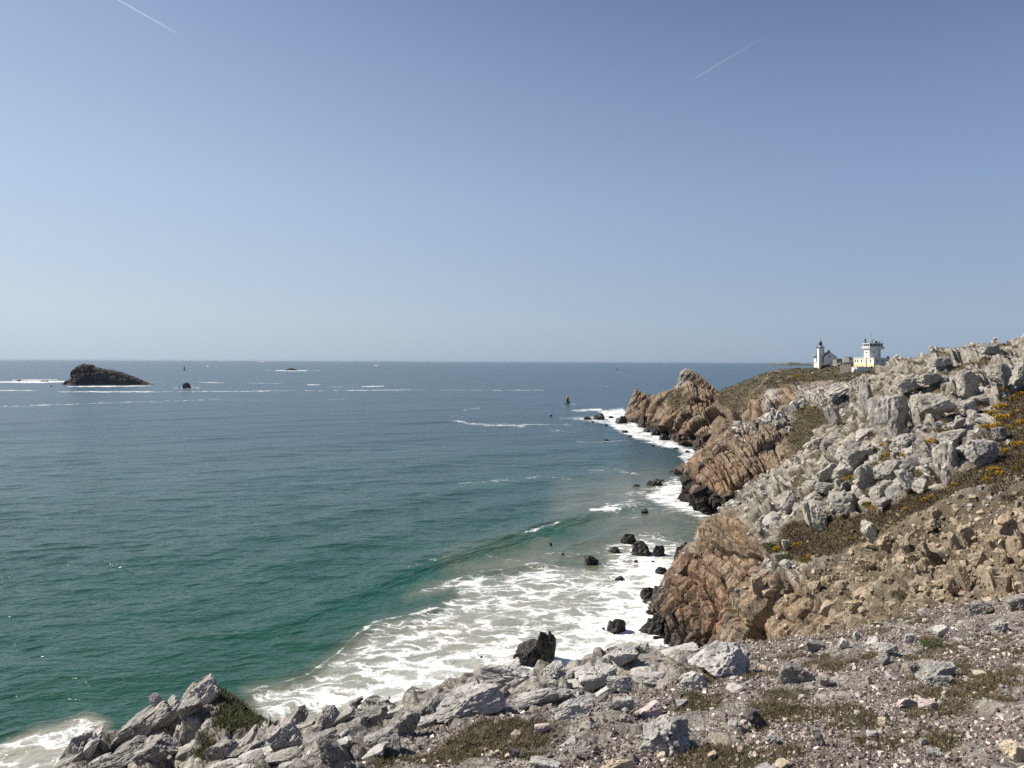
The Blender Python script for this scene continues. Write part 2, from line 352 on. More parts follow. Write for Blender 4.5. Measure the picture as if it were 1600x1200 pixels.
# --- near hillside: white blocks above, heather band, brown cliff at its foot
hill_cols = [
 [(1000, 1000, 99), (1001, 985, 101), (1002, 975, 103), (1003, 968, 105), (1004, 962, 106), (1005, 957, 107)],
 [(1045, 1022, 93), (1040, 985, 96), (1042, 955, 100), (1046, 925, 104), (1052, 902, 109), (1056, 888, 112)],
 [(1110, 1035, 86), (1105, 985, 90), (1098, 940, 95), (1092, 900, 101), (1088, 865, 109), (1088, 832, 118)],
 [(1190, 1035, 76), (1180, 975, 82), (1165, 920, 89), (1150, 870, 98), (1135, 825, 110), (1124, 793, 127)],
 [(1300, 1020, 63), (1275, 950, 72), (1245, 890, 82), (1215, 845, 93), (1180, 800, 110), (1152, 768, 131)],
 [(1370, 1005, 56), (1345, 935, 65), (1310, 875, 76), (1275, 820, 89), (1240, 770, 110), (1218, 728, 139)],
 [(1420, 990, 51), (1400, 920, 59), (1365, 850, 70), (1325, 790, 84), (1290, 730, 108), (1268, 690, 141)],
 [(1465, 980, 48), (1445, 905, 55), (1410, 830, 66), (1370, 760, 80), (1325, 690, 105), (1300, 655, 141)],
 [(1510, 970, 46), (1490, 895, 52), (1455, 815, 63), (1415, 740, 77), (1370, 655, 105), (1343, 610, 140)],
 [(1555, 960, 44), (1535, 885, 49), (1500, 805, 60), (1465, 725, 74), (1415, 620, 103), (1385, 562, 137)],
 [(1605, 950, 42), (1585, 875, 47), (1550, 795, 57), (1520, 710, 71), (1475, 600, 100), (1440, 546, 131)],
 [(1670, 935, 40), (1650, 865, 45), (1615, 785, 55), (1590, 695, 68), (1550, 590, 96), (1520, 535, 124)],
 [(1760, 920, 38), (1740, 850, 43), (1700, 770, 53), (1670, 680, 66), (1630, 578, 92), (1600, 522, 118)],
 [(1950, 900, 36), (1920, 830, 41), (1870, 750, 50), (1830, 660, 62), (1790, 560, 86), (1770, 505, 110)],
 [(2250, 880, 34), (2220, 810, 39), (2160, 730, 47), (2100, 640, 58), (2060, 540, 80), (2040, 490, 102)]]
POLY_BROWN = [[(980, 1010), (1060, 870), (1100, 815), (1150, 800), (1195, 850), (1180, 900), (1140, 960), (1130, 1040), (990, 1040)]]
POLY_OCHRE = [[(1130, 1040), (1140, 950), (1185, 890), (1240, 905), (1290, 940), (1330, 1000), (1320, 1040)]]
POLY_TAN = [[(1180, 900), (1240, 905), (1330, 860), (1350, 820), (1440, 790), (1520, 790), (1620, 810), (1700, 1000), (1280, 1040)]]
POLY_HEATH = [[(1190, 862), (1225, 815), (1290, 800), (1350, 795), (1420, 762), (1490, 745), (1545, 705), (1600, 670), (1720, 640), (1720, 735), (1600, 745), (1500, 775), (1400, 820), (1320, 862), (1250, 880)],
              [(1555, 640), (1600, 600), (1760, 590), (1760, 700), (1590, 690)], [(1520, 700), (1560, 640), (1620, 640), (1620, 720)]]
POLY_SOIL = [[(1400, 830), (1480, 785), (1600, 735), (1750, 720), (1750, 830), (1600, 835), (1500, 825), (1440, 870), (1330, 930), (1250, 905), (1300, 870)]]
def hill_cover(G, u, v):
    br = np.maximum(pmask(u, v, POLY_BROWN, 14), pmask(u, v, POLY_OCHRE, 14)); tan = pmask(u, v, POLY_TAN, 16) * .85
    oc = pmask(u, v, POLY_OCHRE, 14); tan = np.maximum(tan * (1 - .6 * oc), oc * .7); tan = np.maximum(tan, pmask(u, v, [[(1085, 850), (1120, 795), (1160, 790), (1185, 850), (1150, 930), (1110, 900)]], 25) * .55 * br)
    heath = pmask(u, v, POLY_HEATH, 9); soil = pmask(u, v, POLY_SOIL, 14)
    nz = fbm(G * .22, 4, 21); nz2 = fbm(G * np.array([.5, .5, .9]), 4, 31)
    up = smooth(840, 760, v)
    veg = np.maximum(heath, smooth(.10, .22, nz2 + .25 * nz) * up * .95)
    veg = np.maximum(veg, smooth(.2, .35, nz2) * .6 * (1 - br))
    outc = smooth(.02, .12, nz2 + .3 * nz) * (1 - up)
    soil = np.clip(soil - .75 * outc * (v > 830), 0, 1)
    rough = pmask(u, v, [[(1440, 880), (1480, 815), (1560, 830), (1640, 820), (1660, 960), (1480, 960)], [(1180, 900), (1240, 880), (1330, 900), (1400, 985), (1200, 1030)], [(1340, 835), (1400, 820), (1440, 860), (1370, 900)]], 14)
    soil = np.maximum(soil * (1 - .8 * rough), smooth(.0, .24, nz - .10 * rough) * tan * .8) * (1 - .85 * br); veg = np.maximum(veg, smooth(.02, .18, fbm(G * .35, 4, 41)) * tan * .9 * (1 - .8 * br))
    return np.stack([np.clip(br, 0, 1), np.clip(veg * (1 - br * .8), 0, 1), soil, tan], -1)
def hill_disp(G, cov, u, v):
    br, veg, soil = cov[..., 0], cov[..., 1], cov[..., 2]
    d1 = rockdisp(G, [((3.4, 5, 6.0), 1.75, 1.0, .5), ((1.5, 2.1, 2.6), .60, 1.1, .8), ((.65, .9, 1.0), .16, 1.1, .9)], 30, 5, .25, .06, 3); c1 = CR['m']
    d2 = rockdisp(G, [((2.4, 8, 15), 1.9, .8, .6), ((.95, 3.2, 5.0), .55, .9, 1.0), ((.5, 1.1, 1.6), .13, 1.0, 1.0)], 30, 9, .12, .06, 3); c2 = CR['m'] * .35
    d = d1 * (1 - br) + d2 * br
    soft = np.maximum(veg, soil * .88)
    return d * (1 - soft) + soft * (.35 * fbm(G * .7, 4, 51) - .25) + .12 * fbm(G * 3.0, 3, 77), (c1 * (1 - br) + c2 * br) * .72
G_hill = net(hill_cols, [(2.5, 7, -2.5), (6, 17, -9), (9, 26, 0, -4)], 1.45, 6, 14)
land('hillside', G_hill, hill_cover, hill_disp, M_hill, 1.0, -1)

# --- second cliff, brown face with a pale crest
cliff_cols = [
 [(1068, 770, 205), (1070, 765, 207), (1072, 760, 209), (1074, 756, 211), (1076, 752, 213)],
 [(1080, 787, 189), (1078, 768, 194), (1080, 750, 199), (1083, 738, 204), (1086, 728, 209)],
 [(1100, 804, 176), (1100, 775, 184), (1102, 745, 193), (1106, 720, 203), (1112, 700, 212)],
 [(1130, 812, 170), (1130, 775, 179), (1132, 740, 189), (1138, 705, 202), (1146, 674, 215)],
 [(1165, 815, 165), (1165, 772, 175), (1166, 733, 186), (1172, 692, 201), (1182, 655, 218)],
 [(1215, 800, 160), (1212, 762, 172), (1212, 722, 186), (1218, 680, 204), (1230, 642, 225)],
 [(1275, 775, 158), (1270, 735, 172), (1268, 700, 187), (1276, 655, 208), (1290, 604, 236)],
 [(1345, 735, 158), (1340, 700, 172), (1335, 665, 190), (1340, 625, 215), (1352, 590, 246)],
 [(1440, 700, 160), (1435, 665, 175), (1430, 630, 195), (1432, 600, 225), (1440, 578, 260)]]
def cliff_cover(G, u, v):
    br = smooth(655, 690, v + .0 * u) * smooth(1300, 1240, u)
    veg = pmask(u, v, [[(1225, 690), (1240, 645), (1262, 632), (1300, 640), (1310, 690), (1290, 720), (1250, 715)], [(1290, 720), (1300, 640), (1480, 560), (1480, 720)]], 8)
    nz = fbm(G * .12, 4, 61)
    return np.stack([np.clip(br + nz * .6 * br, 0, 1), np.clip(veg + smooth(.15, .3, nz) * .4 * (v < 680), 0, 1), np.clip(smooth(.1, .3, fbm(G * .2, 3, 71)) * .5, 0, 1), br * (.25 + .5 * smooth(740, 690, v))], -1)
def cliff_disp(G, cov, u, v):
    d = rockdisp(G, [((4.2, 10, 30), 2.2, .8, .5), ((1.7, 5, 11), .8, .9, .8), ((.8, 2, 3.0), .18, 1.0, 1)], 20, 15, .2, .06, 3)
    d -= 5.0 * np.exp(-(((u - 1196) / 9) ** 2 + ((v - 738) / 14) ** 2))            # sea cave
    return d * (1 - cov[..., 1]) + cov[..., 1] * .5 * fbm(G * .4, 3, 81)
land('cliff', net(cliff_cols, [(1, 8, -2), (2, 30, -6), (3, 50, 0, -4)], 1.4, 4), cliff_cover, cliff_disp, M_far)

# --- headland with the two rock teeth and the grassy plateau
head_cols = [
 [(975, 658, 452), (976, 657, 452), (977, 656, 453), (978, 655, 454), (979, 652, 455), (980, 648, 456)],
 [(985, 660, 442), (984, 652, 445), (984, 644, 447), (985, 636, 449), (986, 630, 451), (987, 624, 453)],
 [(992, 662, 434), (991, 650, 438), (992, 638, 442), (993, 626, 446), (994, 621, 450), (995.5, 614, 453)],
 [(1004, 666, 418), (1003, 654, 426), (1005, 640, 434), (1006, 630, 440), (1007, 622, 446), (1008, 614, 450)],
 [(1014, 671, 402), (1013, 657, 412), (1014, 645, 422), (1015, 636, 434), (1016, 629, 440), (1017.5, 622, 446)],
 [(1022, 675, 390), (1021, 660, 400), (1021, 647, 410), (1022, 634, 418), (1024, 624, 425), (1027, 613, 430)],
 [(1040, 684, 357), (1040, 664, 372), (1042, 645, 386), (1045, 630, 398), (1048, 617, 410), (1050, 606, 420)],
 [(1054, 690, 340), (1054, 668, 356), (1056, 645, 372), (1058, 628, 388), (1060, 615, 402), (1063, 604, 413)],
 [(1060, 692, 335), (1059, 670, 352), (1061, 645, 370), (1063, 620, 388), (1065, 604, 402), (1066.5, 596, 411)],
 [(1070, 697, 322), (1069, 672, 342), (1070, 645, 362), (1071, 616, 382), (1072, 600, 398), (1073, 590, 409)],
 [(1078, 702, 312), (1078, 676, 332), (1079, 648, 354), (1080, 618, 376), (1081, 602, 394), (1082, 591, 407)],
 [(1088, 707, 299), (1090, 680, 320), (1092, 652, 344), (1095, 626, 368), (1097, 611, 388), (1099, 602, 401)],
 [(1100, 713, 287), (1104, 685, 305), (1108, 658, 330), (1112, 636, 356), (1115, 624, 378), (1118, 613, 392)],
 [(1125, 700, 275), (1126, 675, 294), (1128, 650, 318), (1130, 632, 345), (1132, 617, 366), (1134, 606, 386)],
 [(1160, 680, 262), (1158, 664, 282), (1160, 648, 300), (1163, 630, 322), (1166, 608, 355), (1168, 593, 382)],
 [(1200, 668, 250), (1196, 652, 272), (1197, 630, 292), (1200, 602, 310), (1201, 590, 345), (1202, 579, 378)],
 [(1235, 660, 245), (1232, 645, 262), (1232, 626, 280), (1234, 600, 298), (1236, 588, 338), (1238, 575, 375)],
 [(1275, 650, 242), (1272, 636, 256), (1272, 620, 272), (1274, 604, 288), (1276, 590, 325), (1280, 574, 366)],
 [(1302, 645, 241), (1300, 630, 255), (1300, 614, 269), (1302, 598, 284), (1303, 586, 320), (1306, 569, 366)],
 [(1330, 640, 240), (1326, 625, 254), (1326, 608, 266), (1328, 594, 280), (1327, 583, 315), (1326, 566, 362)],
 [(1430, 625, 240), (1428, 612, 252), (1428, 600, 262), (1430, 588, 275), (1432, 578, 305), (1434, 564, 345)],
 [(1600, 615, 240), (1600, 602, 252), (1600, 592, 262), (1600, 582, 275), (1600, 574, 305), (1600, 566, 345)]]
POLY_PLAT = [[(1117, 612), (1150, 595), (1200, 576), (1260, 565), (1640, 550), (1640, 600), (1345, 592), (1240, 603), (1200, 605), (1175, 622), (1140, 640), (1120, 632)],
             [(1040, 625), (1048, 612), (1068, 606), (1078, 618), (1070, 640), (1050, 640)], [(1085, 578), (1092, 580), (1118, 606), (1116, 612)]]
def head_cover(G, u, v):
    veg = pmask(u, v, POLY_PLAT, 4); nz = fbm(G * .06, 4, 101); nz2 = fbm(G * .2, 3, 107)
    br = np.ones(u.shape) * .95; pale = pmask(u, v, [[(1062, 600), (1066, 580), (1082, 572), (1078, 600), (1068, 612)], [(1186, 640), (1190, 590), (1222, 590), (1214, 612), (1205, 640)], [(1240, 650), (1240, 600), (1350, 590), (1350, 650)]], 4)
    br = br * (1 - .85 * pale)
    soil = pmask(u, v, [[(1115, 625), (1160, 600), (1190, 600), (1160, 640), (1125, 700), (1100, 690)]], 8) * .45
    return np.stack([np.clip(br + .4 * nz, 0, 1), np.clip(veg - smooth(.22, .3, nz2) * .5, 0, 1), soil, np.clip(.35 + nz, 0, 1) * (1 - pale)], -1)
def head_disp(G, cov, u, v):
    d = rockdisp(G, [((7, 16, 40), 4.2, .9, .4), ((2.8, 8, 15), 1.7, .9, .7), ((1.3, 3, 4.5), .35, 1.0, 1)], 36, 25, .3, .06, 3)
    d -= 9 * np.exp(-(((u - 1175) / 28) ** 2 + ((v - 645) / 13) ** 2)); d += 3 * np.exp(-(((u - 1208) / 12) ** 2 + ((v - 615) / 18) ** 2))
    soft = cov[..., 1]; tip = smooth(975, 1000, u)
    d = d * np.where(u > 1125, smooth(584, 604, v), 1); d = d * (.12 + .28 * smooth(590, 607, v) + .6 * smooth(607, 640, v))
    return d * (1 - soft) * (.45 + .55 * tip) + soft * .9 * fbm(G * .16, 4, 111)
land('headland', net(head_cols, [(4, 14, -5), (10, 40, -16), (14, 60, 0, -5)], 1.2, 1), head_cover, head_disp, M_far, 3.0)

# --- foreground: gravelly clifftop falling away to a rocky rim
rim = [(-3500, 1690, 7), (-1500, 1377, 10), (-300, 1330, 14), (0, 1290, 14), (200, 1240, 14.5), (330, 1195, 14), (430, 1150, 14), (480, 1122, 14.5), (560, 1110, 15), (640, 1093, 15.5), (700, 1078, 16), (760, 1058, 17), (830, 1052, 18),
       (900, 1046, 18), (960, 1026, 19), (1000, 1018, 20), (1060, 1016, 20), (1130, 1006, 20), (1200, 998, 20.5), (1300, 988, 21), (1400, 966, 21.5), (1450, 950, 22), (1500, 942, 22), (1600, 931, 22), (1800, 905, 22), (2200, 860, 22), (3200, 766, 18), (5200, 583, 12)]
def plane_z(x, y): return 36.4 + .1175 * x - .337 * y
gc = []
for u, v, d in rim:
    c = []
    R = W(u, v, d)
    for t in (0.0, .16, .34, .55, .78, 1.0):
        dd = 1.6 + (d - 1.6) * t; x = (u - 800) / F * dd; zp = plane_z(x, dd); zr = R[2] - plane_z(R[0], d)
        c.append((u, VH(u) + (H - (zp + zr * t ** 2)) * F / dd, dd))
    gc.append(c)
gnd = net(gc, [(0, 1.6, -1.6), (0, 4.5, -7), (0, 8, -17), (0, 12, 0, -4)], 1.5, 5, 14)
nx = gnd.shape[0]; back_x = np.linspace(-9, 12, nx); rows = []
for yy, wgt in ((-8, 1), (-4, 1), (-1.5, .8), (0.3, .4)):
    x = back_x * wgt + gnd[:, 0, 0] * (1 - wgt); rows.append(np.stack([x, np.full(nx, yy), 36.4 + .1175 * x - .06 * yy + (.0 if yy < 0 else -.08)], -1))
gnd = np.concatenate([np.stack(rows, 1), gnd], 1)
POLY_LEDGE = [[(250, 1260), (420, 1150), (480, 1100), (700, 1060), (760, 1035), (960, 1005), (1010, 1005), (1100, 1030), (1080, 1060), (1000, 1085), (910, 1112), (820, 1112), (740, 1125), (650, 1150), (560, 1215), (500, 1260)],
              [(1085, 1065), (1100, 1015), (1160, 1010), (1180, 1030), (1140, 1055)]]
GRASS_FG = [(790, 1158, 95, 20), (740, 1180, 80, 20), (1095, 1106, 45, 16), (965, 1072, 55, 9), (1100, 1062, 35, 9), (1185, 1126, 22, 20), (1250, 1118, 75, 12), (1330, 1112, 35, 10), (1540, 1066, 75, 22), (1475, 1082, 70, 16),
            (1480, 1155, 32, 16), (1572, 1112, 22, 9), (1462, 1000, 22, 7), (1420, 972, 45, 8), (1380, 1165, 40, 9), (1360, 1030, 22, 6), (1120, 1190, 40, 10), (1560, 1000, 45, 6), (1300, 1040, 25, 6), (900, 1040, 30, 6),
            (560, 1180, 25, 12), (1010, 1025, 28, 8), (1590, 1185, 30, 10), (860, 1065, 40, 8), (1230, 1180, 40, 10), (1300, 975, 30, 6), (640, 1190, 60, 10), (1180, 1060, 30, 6), (1500, 1040, 30, 6)]
def gnd_cover(G, u, v):
    ledge = pmask(u, v, POLY_LEDGE, 10); g = np.zeros(u.shape)
    for a, b, rx, ry in GRASS_FG: g = np.maximum(g, smooth(1.15, .55, np.hypot((u - a) / rx, (v - b) / ry)))
    nz = fbm(G * 1.1, 4, 121); nz2 = fbm(G * 3.5, 3, 125)
    g = np.maximum(g + nz2 * .8 * (g > .05), smooth(.26, .40, nz) * .8)
    rockp = smooth(.12, .2, fbm(G * 1.7, 3, 131)) * .8
    soil = np.clip(1 - np.maximum(ledge * 1.1 - .1, rockp), 0, 1)
    beyond = G[..., 1] > 24
    return np.stack([np.zeros(u.shape), np.clip(g, 0, 1) * (1 - .75 * ledge), soil, np.zeros(u.shape)], -1)
def gnd_disp(G, cov, u, v):
    d = rockdisp(G, [((1.5, 2.2, 1.2), .20, 1.2, .4), ((.55, .8, .5), .10, 1.3, .7), ((.2, .26, .2), .03, 1.2, .8)], 38, 35, .2)
    rock = 1 - cov[..., 2]
    far = smooth(3, 6, G[..., 1]); out = smooth(.0, 1, G[..., 1] - 22)
    return far * (d * rock * (.25 + .65 * pmask(u, v, POLY_LEDGE, 14)) + (1 - rock) * (.06 * fbm(G * 1.3, 4, 141) + .03 * fbm(G * 8, 3, 145)) + .09 * rock)
land('ground', gnd, gnd_cover, gnd_disp, M_ground, .2, 1)

# --- rocky ledge at the lower left
ledge_cols = [
 [(20, 1310, 15), (30, 1290, 16), (45, 1265, 17.5), (60, 1240, 19)],
 [(80, 1300, 14.5), (85, 1270, 16), (92, 1235, 18), (100, 1202, 20.3)],
 [(150, 1300, 14), (150, 1250, 16), (155, 1205, 19), (165, 1157, 22)],
 [(220, 1290, 13.5), (220, 1235, 15.5), (222, 1175, 19), (225, 1118, 23)],
 [(280, 1270, 13), (280, 1215, 15), (280, 1155, 19), (280, 1085, 24.5)],
 [(330, 1250, 12.8), (328, 1195, 14.8), (325, 1130, 19), (325, 1056, 26)],
 [(370, 1230, 12.6), (366, 1185, 14.5), (360, 1135, 18.5), (355, 1076, 25)],
 [(420, 1210, 12.6), (416, 1180, 14), (410, 1155, 16.5), (403, 1116, 22)],
 [(470, 1195, 12.8), (466, 1178, 14), (460, 1165, 16), (452, 1145, 19)],
 [(540, 1190, 13), (536, 1178, 14), (530, 1168, 16), (520, 1155, 18)]]
def led_cover(G, u, v):
    veg = pmask(u, v, [[(345, 1075), (362, 1080), (440, 1130), (440, 1145), (390, 1152), (335, 1158), (345, 1120)], [(300, 1185), (330, 1160), (350, 1175), (330, 1190)]], 6)
    tan = pmask(u, v, [[(180, 1128), (205, 1115), (215, 1125), (190, 1140)], [(300, 1075), (325, 1055), (345, 1075), (320, 1095)]], 6) * .5
    soil = pmask(u, v, [[(310, 1110), (345, 1110), (345, 1150), (315, 1150)]], 8) * .8
    return np.stack([np.zeros(u.shape), np.clip(veg * 1.3 + .8 * fbm(G * 2, 3, 151) * (veg > .02), 0, 1), soil, tan], -1)
def led_disp(G, cov, u, v):
    d = rockdisp(G, [((1.1, 2.4, 2.8), .55, .9, .5), ((.5, 1.0, 1.2), .18, 1.0, .7), ((.2, .3, .4), .045, 1, .8)], 52, 45, .4)
    return d * (1 - .8 * cov[..., 1]) + .05 * fbm(G * 5, 3, 161) + .08 * fbm(G * 2, 3, 163) * cov[..., 1]
land('rocky_ledge', net(ledge_cols, [(-.4, 1.5, -2.5), (-1, 4, -9), (-1.5, 7, 0, -4)], 1.4, 4, 14), led_cover, led_disp, terrain_mat('ledge_rock', 1.6), .5, 0)

# --- low coast on the horizon
cu = np.linspace(1190, 1420, 120); cz = 10 + 30 * smooth(1205, 1240, cu) + 7 * np.array([math.sin(k * .31) + math.sin(k * .13) + .5 * math.sin(k * .9) for k in range(120)]) * smooth(1195, 1230, cu)
CG = np.stack([np.stack([(cu - 800) / F * (9000 + o), np.full(120, 9000. + o), cz * k + (k - 1) * 3], -1) for o, k in ((0, -.1), (60, .75), (300, 1.0), (900, .9), (1600, -.1))], 1)
cme = mesh_np('far_coast', CG, quads(*CG.shape[:2]), [plain_mat('far_coast_land', (.10, .10, .075), .9, .2, .004)]); obj('far_coast', cme, kind='structure')

# ------------------------------------------------------------------ the sea
us = np.concatenate([np.linspace(-900, -40, 60, endpoint=False), np.arange(-40, 1330, 1.7), np.linspace(1330, 2600, 70)])
vv = np.concatenate([[3200, 2400, 1900, 1600, 1450], np.arange(1290, 700, -.8), np.arange(700, 566.5, -.42), [566.2, 565.9, 565.65, 565.5]]) - 565
U, Vo = np.meshgrid(us, vv); V_ = Vo + VH(U); D = H * F / Vo
S = np.stack([(U - 800) / F * D, D, np.zeros_like(D)], -1)
X, Y = S[..., 0], S[..., 1]
row = D * D / (H * F)                                            # ground length of one photo pixel
def wv(lx, ly, seed, ang):
    n = int((row[:, 0] < ly).sum()) ; out = np.zeros_like(X); x, y = X[:n], Y[:n]
    c, s = math.cos(ang), math.sin(ang); a = x * c + y * s; b = -x * s + y * c
    p = np.stack([a / lx + .3 * vnoise(np.stack([a / lx / 3, b / ly / 3, 0 * a], -1), seed + 5), b / ly, np.full_like(a, seed * 3.7)], -1)
    out[:n] = vnoise(p, seed); return out
near = (Y < 1400)
def fade(l): return np.clip(l / (3.0 * row), 0, 1)
Z = .75 * wv(60, 17, 201, .55) * fade(17) + .42 * wv(14, 5.5, 202, .5) * fade(5.5) + .25 * wv(5.5, 2.4, 203, .35) * fade(2.4) + .12 * wv(2.4, 1.1, 204, .7) * fade(1.1) + .05 * wv(1.0, .55, 205, .3) * fade(.55)
# breaking swell that runs into the bay
crest = [(330, 1010), (430, 978), (540, 937), (640, 893), (730, 862), (820, 837), (900, 812), (960, 797), (1010, 786)]
cw = np.array([[(u - 800) / F * sea_d(u, v), sea_d(u, v)] for u, v in crest]); sd = np.full(X.shape, 1e9); along = np.zeros(X.shape)
for k in range(len(cw) - 1):
    a, b = cw[k], cw[k + 1]; e = b - a; L2 = e @ e
    tt = ((X - a[0]) * e[0] + (Y - a[1]) * e[1]) / L2; t = np.clip(tt, 0, 1)
    dx, dy = X - a[0] - t * e[0], Y - a[1] - t * e[1]; dd = np.hypot(dx, dy); sg = np.sign(e[0] * (Y - a[1]) - e[1] * (X - a[0]))
    m = dd < np.abs(sd); sd = np.where(m, dd * np.where(sg == 0, 1, sg), sd); along = np.where(m, k + t, along)
hgt = np.interp(along, range(9), [.1, .3, .55, .75, .9, 1.15, 1.15, .9, .2])
Z += hgt * np.where(sd > 0, np.exp(-(sd / 7) ** 2), np.exp(-(sd / 2.6) ** 2)) - .35 * hgt * np.exp(-((sd + 5) / 4) ** 2)
Z += (.55 * np.exp(-((sd - 24) / 7) ** 2) + .45 * np.exp(-((sd - 46) / 8) ** 2) + .30 * np.exp(-((sd + 13) / 3) ** 2)) * np.clip(along / 2, 0, 1)
# ---- foam map
wu = U + 10 * fbm(S * .12, 4, 301) * np.clip(160 / D, 0.06, 1.6); wvv = V_ + 7 * fbm(S * .12 + 50, 4, 302) * np.clip(120 / D, 0.04, 1.6)
foam = np.zeros(X.shape); lace = np.zeros(X.shape); sand = np.zeros(X.shape)
def P_(polys, val, soft=14, tgt='foam'):
    global foam, sand
    m = pmask(wu, wvv, polys, soft) * val
    if tgt == 'foam': foam = np.maximum(foam, m)
    else: sand = np.maximum(sand, m)
bay = [(390, 1078), (470, 1056), (540, 1010), (590, 975), (690, 950), (700, 925), (640, 930), (715, 896), (800, 886), (860, 875), (930, 880), (950, 845), (1010, 828), (1075, 845), (1120, 900), (1080, 1050), (700, 1200), (380, 1200)]
P_([bay], .71, 22); P_([[(640, 1010), (780, 985), (880, 960), (960, 880), (1000, 850), (1100, 860), (1100, 1060), (700, 1150), (420, 1130)]], .87, 45)
P_([[(760, 1040), (900, 985), (990, 900), (1040, 900), (1080, 1060), (700, 1130)]], 1.02, 40)
P_([[(-60, 1180), (20, 1142), (80, 1118), (140, 1108), (185, 1116), (150, 1150), (120, 1230), (-60, 1260)]], .74, 22)
P_([[(690, 915), (800, 900), (900, 905), (880, 940), (780, 935), (700, 940)], [(600, 975), (700, 955), (720, 1010), (620, 1030), (560, 1015)]], .46, 10)
P_([[(1040, 750), (1075, 745), (1130, 790), (1130, 815), (1090, 815), (1050, 800), (1000, 780)]], .92, 16); P_([[(940, 770), (1060, 735), (1130, 800), (1110, 840), (1040, 812), (960, 815)]], .56, 30)
P_([[(930, 640), (975, 636), (1000, 665), (1060, 690), (1100, 715), (1085, 732), (1060, 705), (1000, 690), (960, 672)]], .9, 7); P_([[(1050, 690), (1090, 700), (1100, 740), (1070, 735)]], .75, 8)
P_([[(870, 654), (930, 648), (990, 655), (985, 668), (930, 662)]], .75, 5); P_([[(890, 640), (940, 637), (945, 642), (900, 644)]], .85, 2.5)
P_([[(990, 838), (1100, 880), (1080, 1010), (1000, 1000)]], 1.08, 25)
def L_(pts, wid, val):
    global foam
    foam = np.maximum(foam, lmask(wu, wvv, pts, wid) * val)
L_([(705, 657), (730, 661), (770, 664), (810, 665), (835, 663)], [2, 3, 4.5, 5, 2], .66); L_([(725, 641), (748, 638)], 2.5, .6); L_([(835, 663), (880, 664), (905, 662)], [2, 2, 1], .6); L_([(705, 650), (760, 652)], 2, .45); L_([(860, 672), (900, 676)], 3, .5)
L_([(720, 755), (760, 752), (810, 748), (850, 745), (890, 750)], [3, 6, 8, 6, 3], .52); L_([(925, 738), (960, 735), (1000, 742)], 5, .5); L_([(640, 888), (670, 879), (700, 874)], [5, 5, 2], .6); L_([(765, 866), (800, 872), (830, 878)], [3, 5, 3], .55)
L_([(925, 801), (945, 797), (968, 796)], [4, 7, 5], 1.0); L_([(815, 838), (830, 833), (850, 828), (875, 821)], [1, 2.2, 2.6, 1.5], .7); L_([(870, 875), (1000, 850)], 6, .55); L_([(840, 868), (880, 864)], [4, 6], .55); L_([(948, 790), (975, 790)], 3, .7)
for x0, y0, x1, y1, w_, a_ in ((-20, 610, 60, 610, 1.2, .8), (90, 612, 240, 612, 1.5, .9), (240, 612, 520, 610, .9, .75), (520, 610, 640, 609, 1.1, .8), (640, 609, 850, 610, .9, .65), (0, 635, 130, 631, .9, .75), (130, 631, 350, 624, 1.0, .7),
    (360, 625, 470, 626, .8, .55), (470, 626, 560, 622, .9, .6), (310, 597, 350, 598, 1.2, .8), (380, 598, 440, 599, .9, .7), (480, 601, 500, 601, 1.2, .9), (565, 604, 600, 603, 1.2, .9), (500, 604, 560, 605, .8, .7), (0, 597, 110, 596, 3.0, .95), (20, 594, 90, 593, 2, .8),
    (105, 604, 235, 603, 1.8, .9), (430, 579, 480, 579, 1.4, .95), (410, 578, 430, 578, .7, .7), (480, 578, 510, 579, .7, .7), (403, 565, 416, 565, .8, .9), (322, 572, 327, 572, .8, .9), (583, 571, 592, 571, .8, .9), (270, 606, 312, 606, 1.2, .8), (295, 603, 320, 604, .8, .7),
    (300, 612, 420, 611, .8, .8), (770, 610, 850, 609, 1.0, .7), (700, 614, 770, 612, .7, .55), (930, 604, 955, 603, .9, .6), (890, 631, 905, 631, .8, .7), (870, 632, 885, 632, .7, .6), (190, 598, 260, 597, .7, .7), (470, 640, 520, 639, .7, .45), (900, 690, 980, 688, 1.6, .7)):
    L_([(x0, y0), ((x0 + x1) / 2, (y0 + y1) / 2 + .2), (x1, y1)], [w_ * .5, w_, w_ * .5], a_)
L_([(392, 1080), (430, 1068), (472, 1056), (508, 1034), (540, 1010), (566, 990), (592, 976), (640, 962), (690, 951)], [3, 5, 3, 6, 3, 6, 4, 5, 3], .64); L_([(704, 926), (712, 904), (740, 893), (800, 887), (860, 879)], [3, 4, 3, 5, 3], .6); L_([(560, 1030), (640, 1000), (720, 985), (800, 962), (880, 950)], [6, 9, 10, 9, 6], .86); L_([(-10, 1150), (60, 1122), (140, 1110), (180, 1118)], [5, 3, 5, 3], .62)
P_([bay], .66, 18, 's'); P_([[(-60, 1200), (60, 1130), (150, 1115), (180, 1130), (130, 1230), (-60, 1260)]], .9, 12, 's'); P_([[(700, 880), (800, 850), (900, 850), (1000, 800), (1100, 820), (1080, 900), (760, 900)]], .55, 40, 's')
P_([[(880, 760), (1010, 735), (1100, 750), (1110, 830), (960, 830), (860, 815)]], .45, 30, 's'); P_([[(815, 850), (840, 838), (865, 836), (860, 850), (835, 858)]], .45, 10, 's')
Z = Z + .10 * foam * fbm(S * .8, 3, 311) * (D < 220)
Z = Z * (1 - .3 * np.clip(foam, 0, 1))
S[..., 2] = Z
g_near = smooth(420, 90, D); front = np.where(sd < 0, np.exp(-((sd + 2.2) / 2.6) ** 2), 0) * np.clip(hgt, 0, 1)
sme = mesh_np('water', S, quads(*S.shape[:2]), [], True)
attr_col(sme, 'sea', np.stack([foam, sand, g_near, front], -1).reshape(-1, 4))
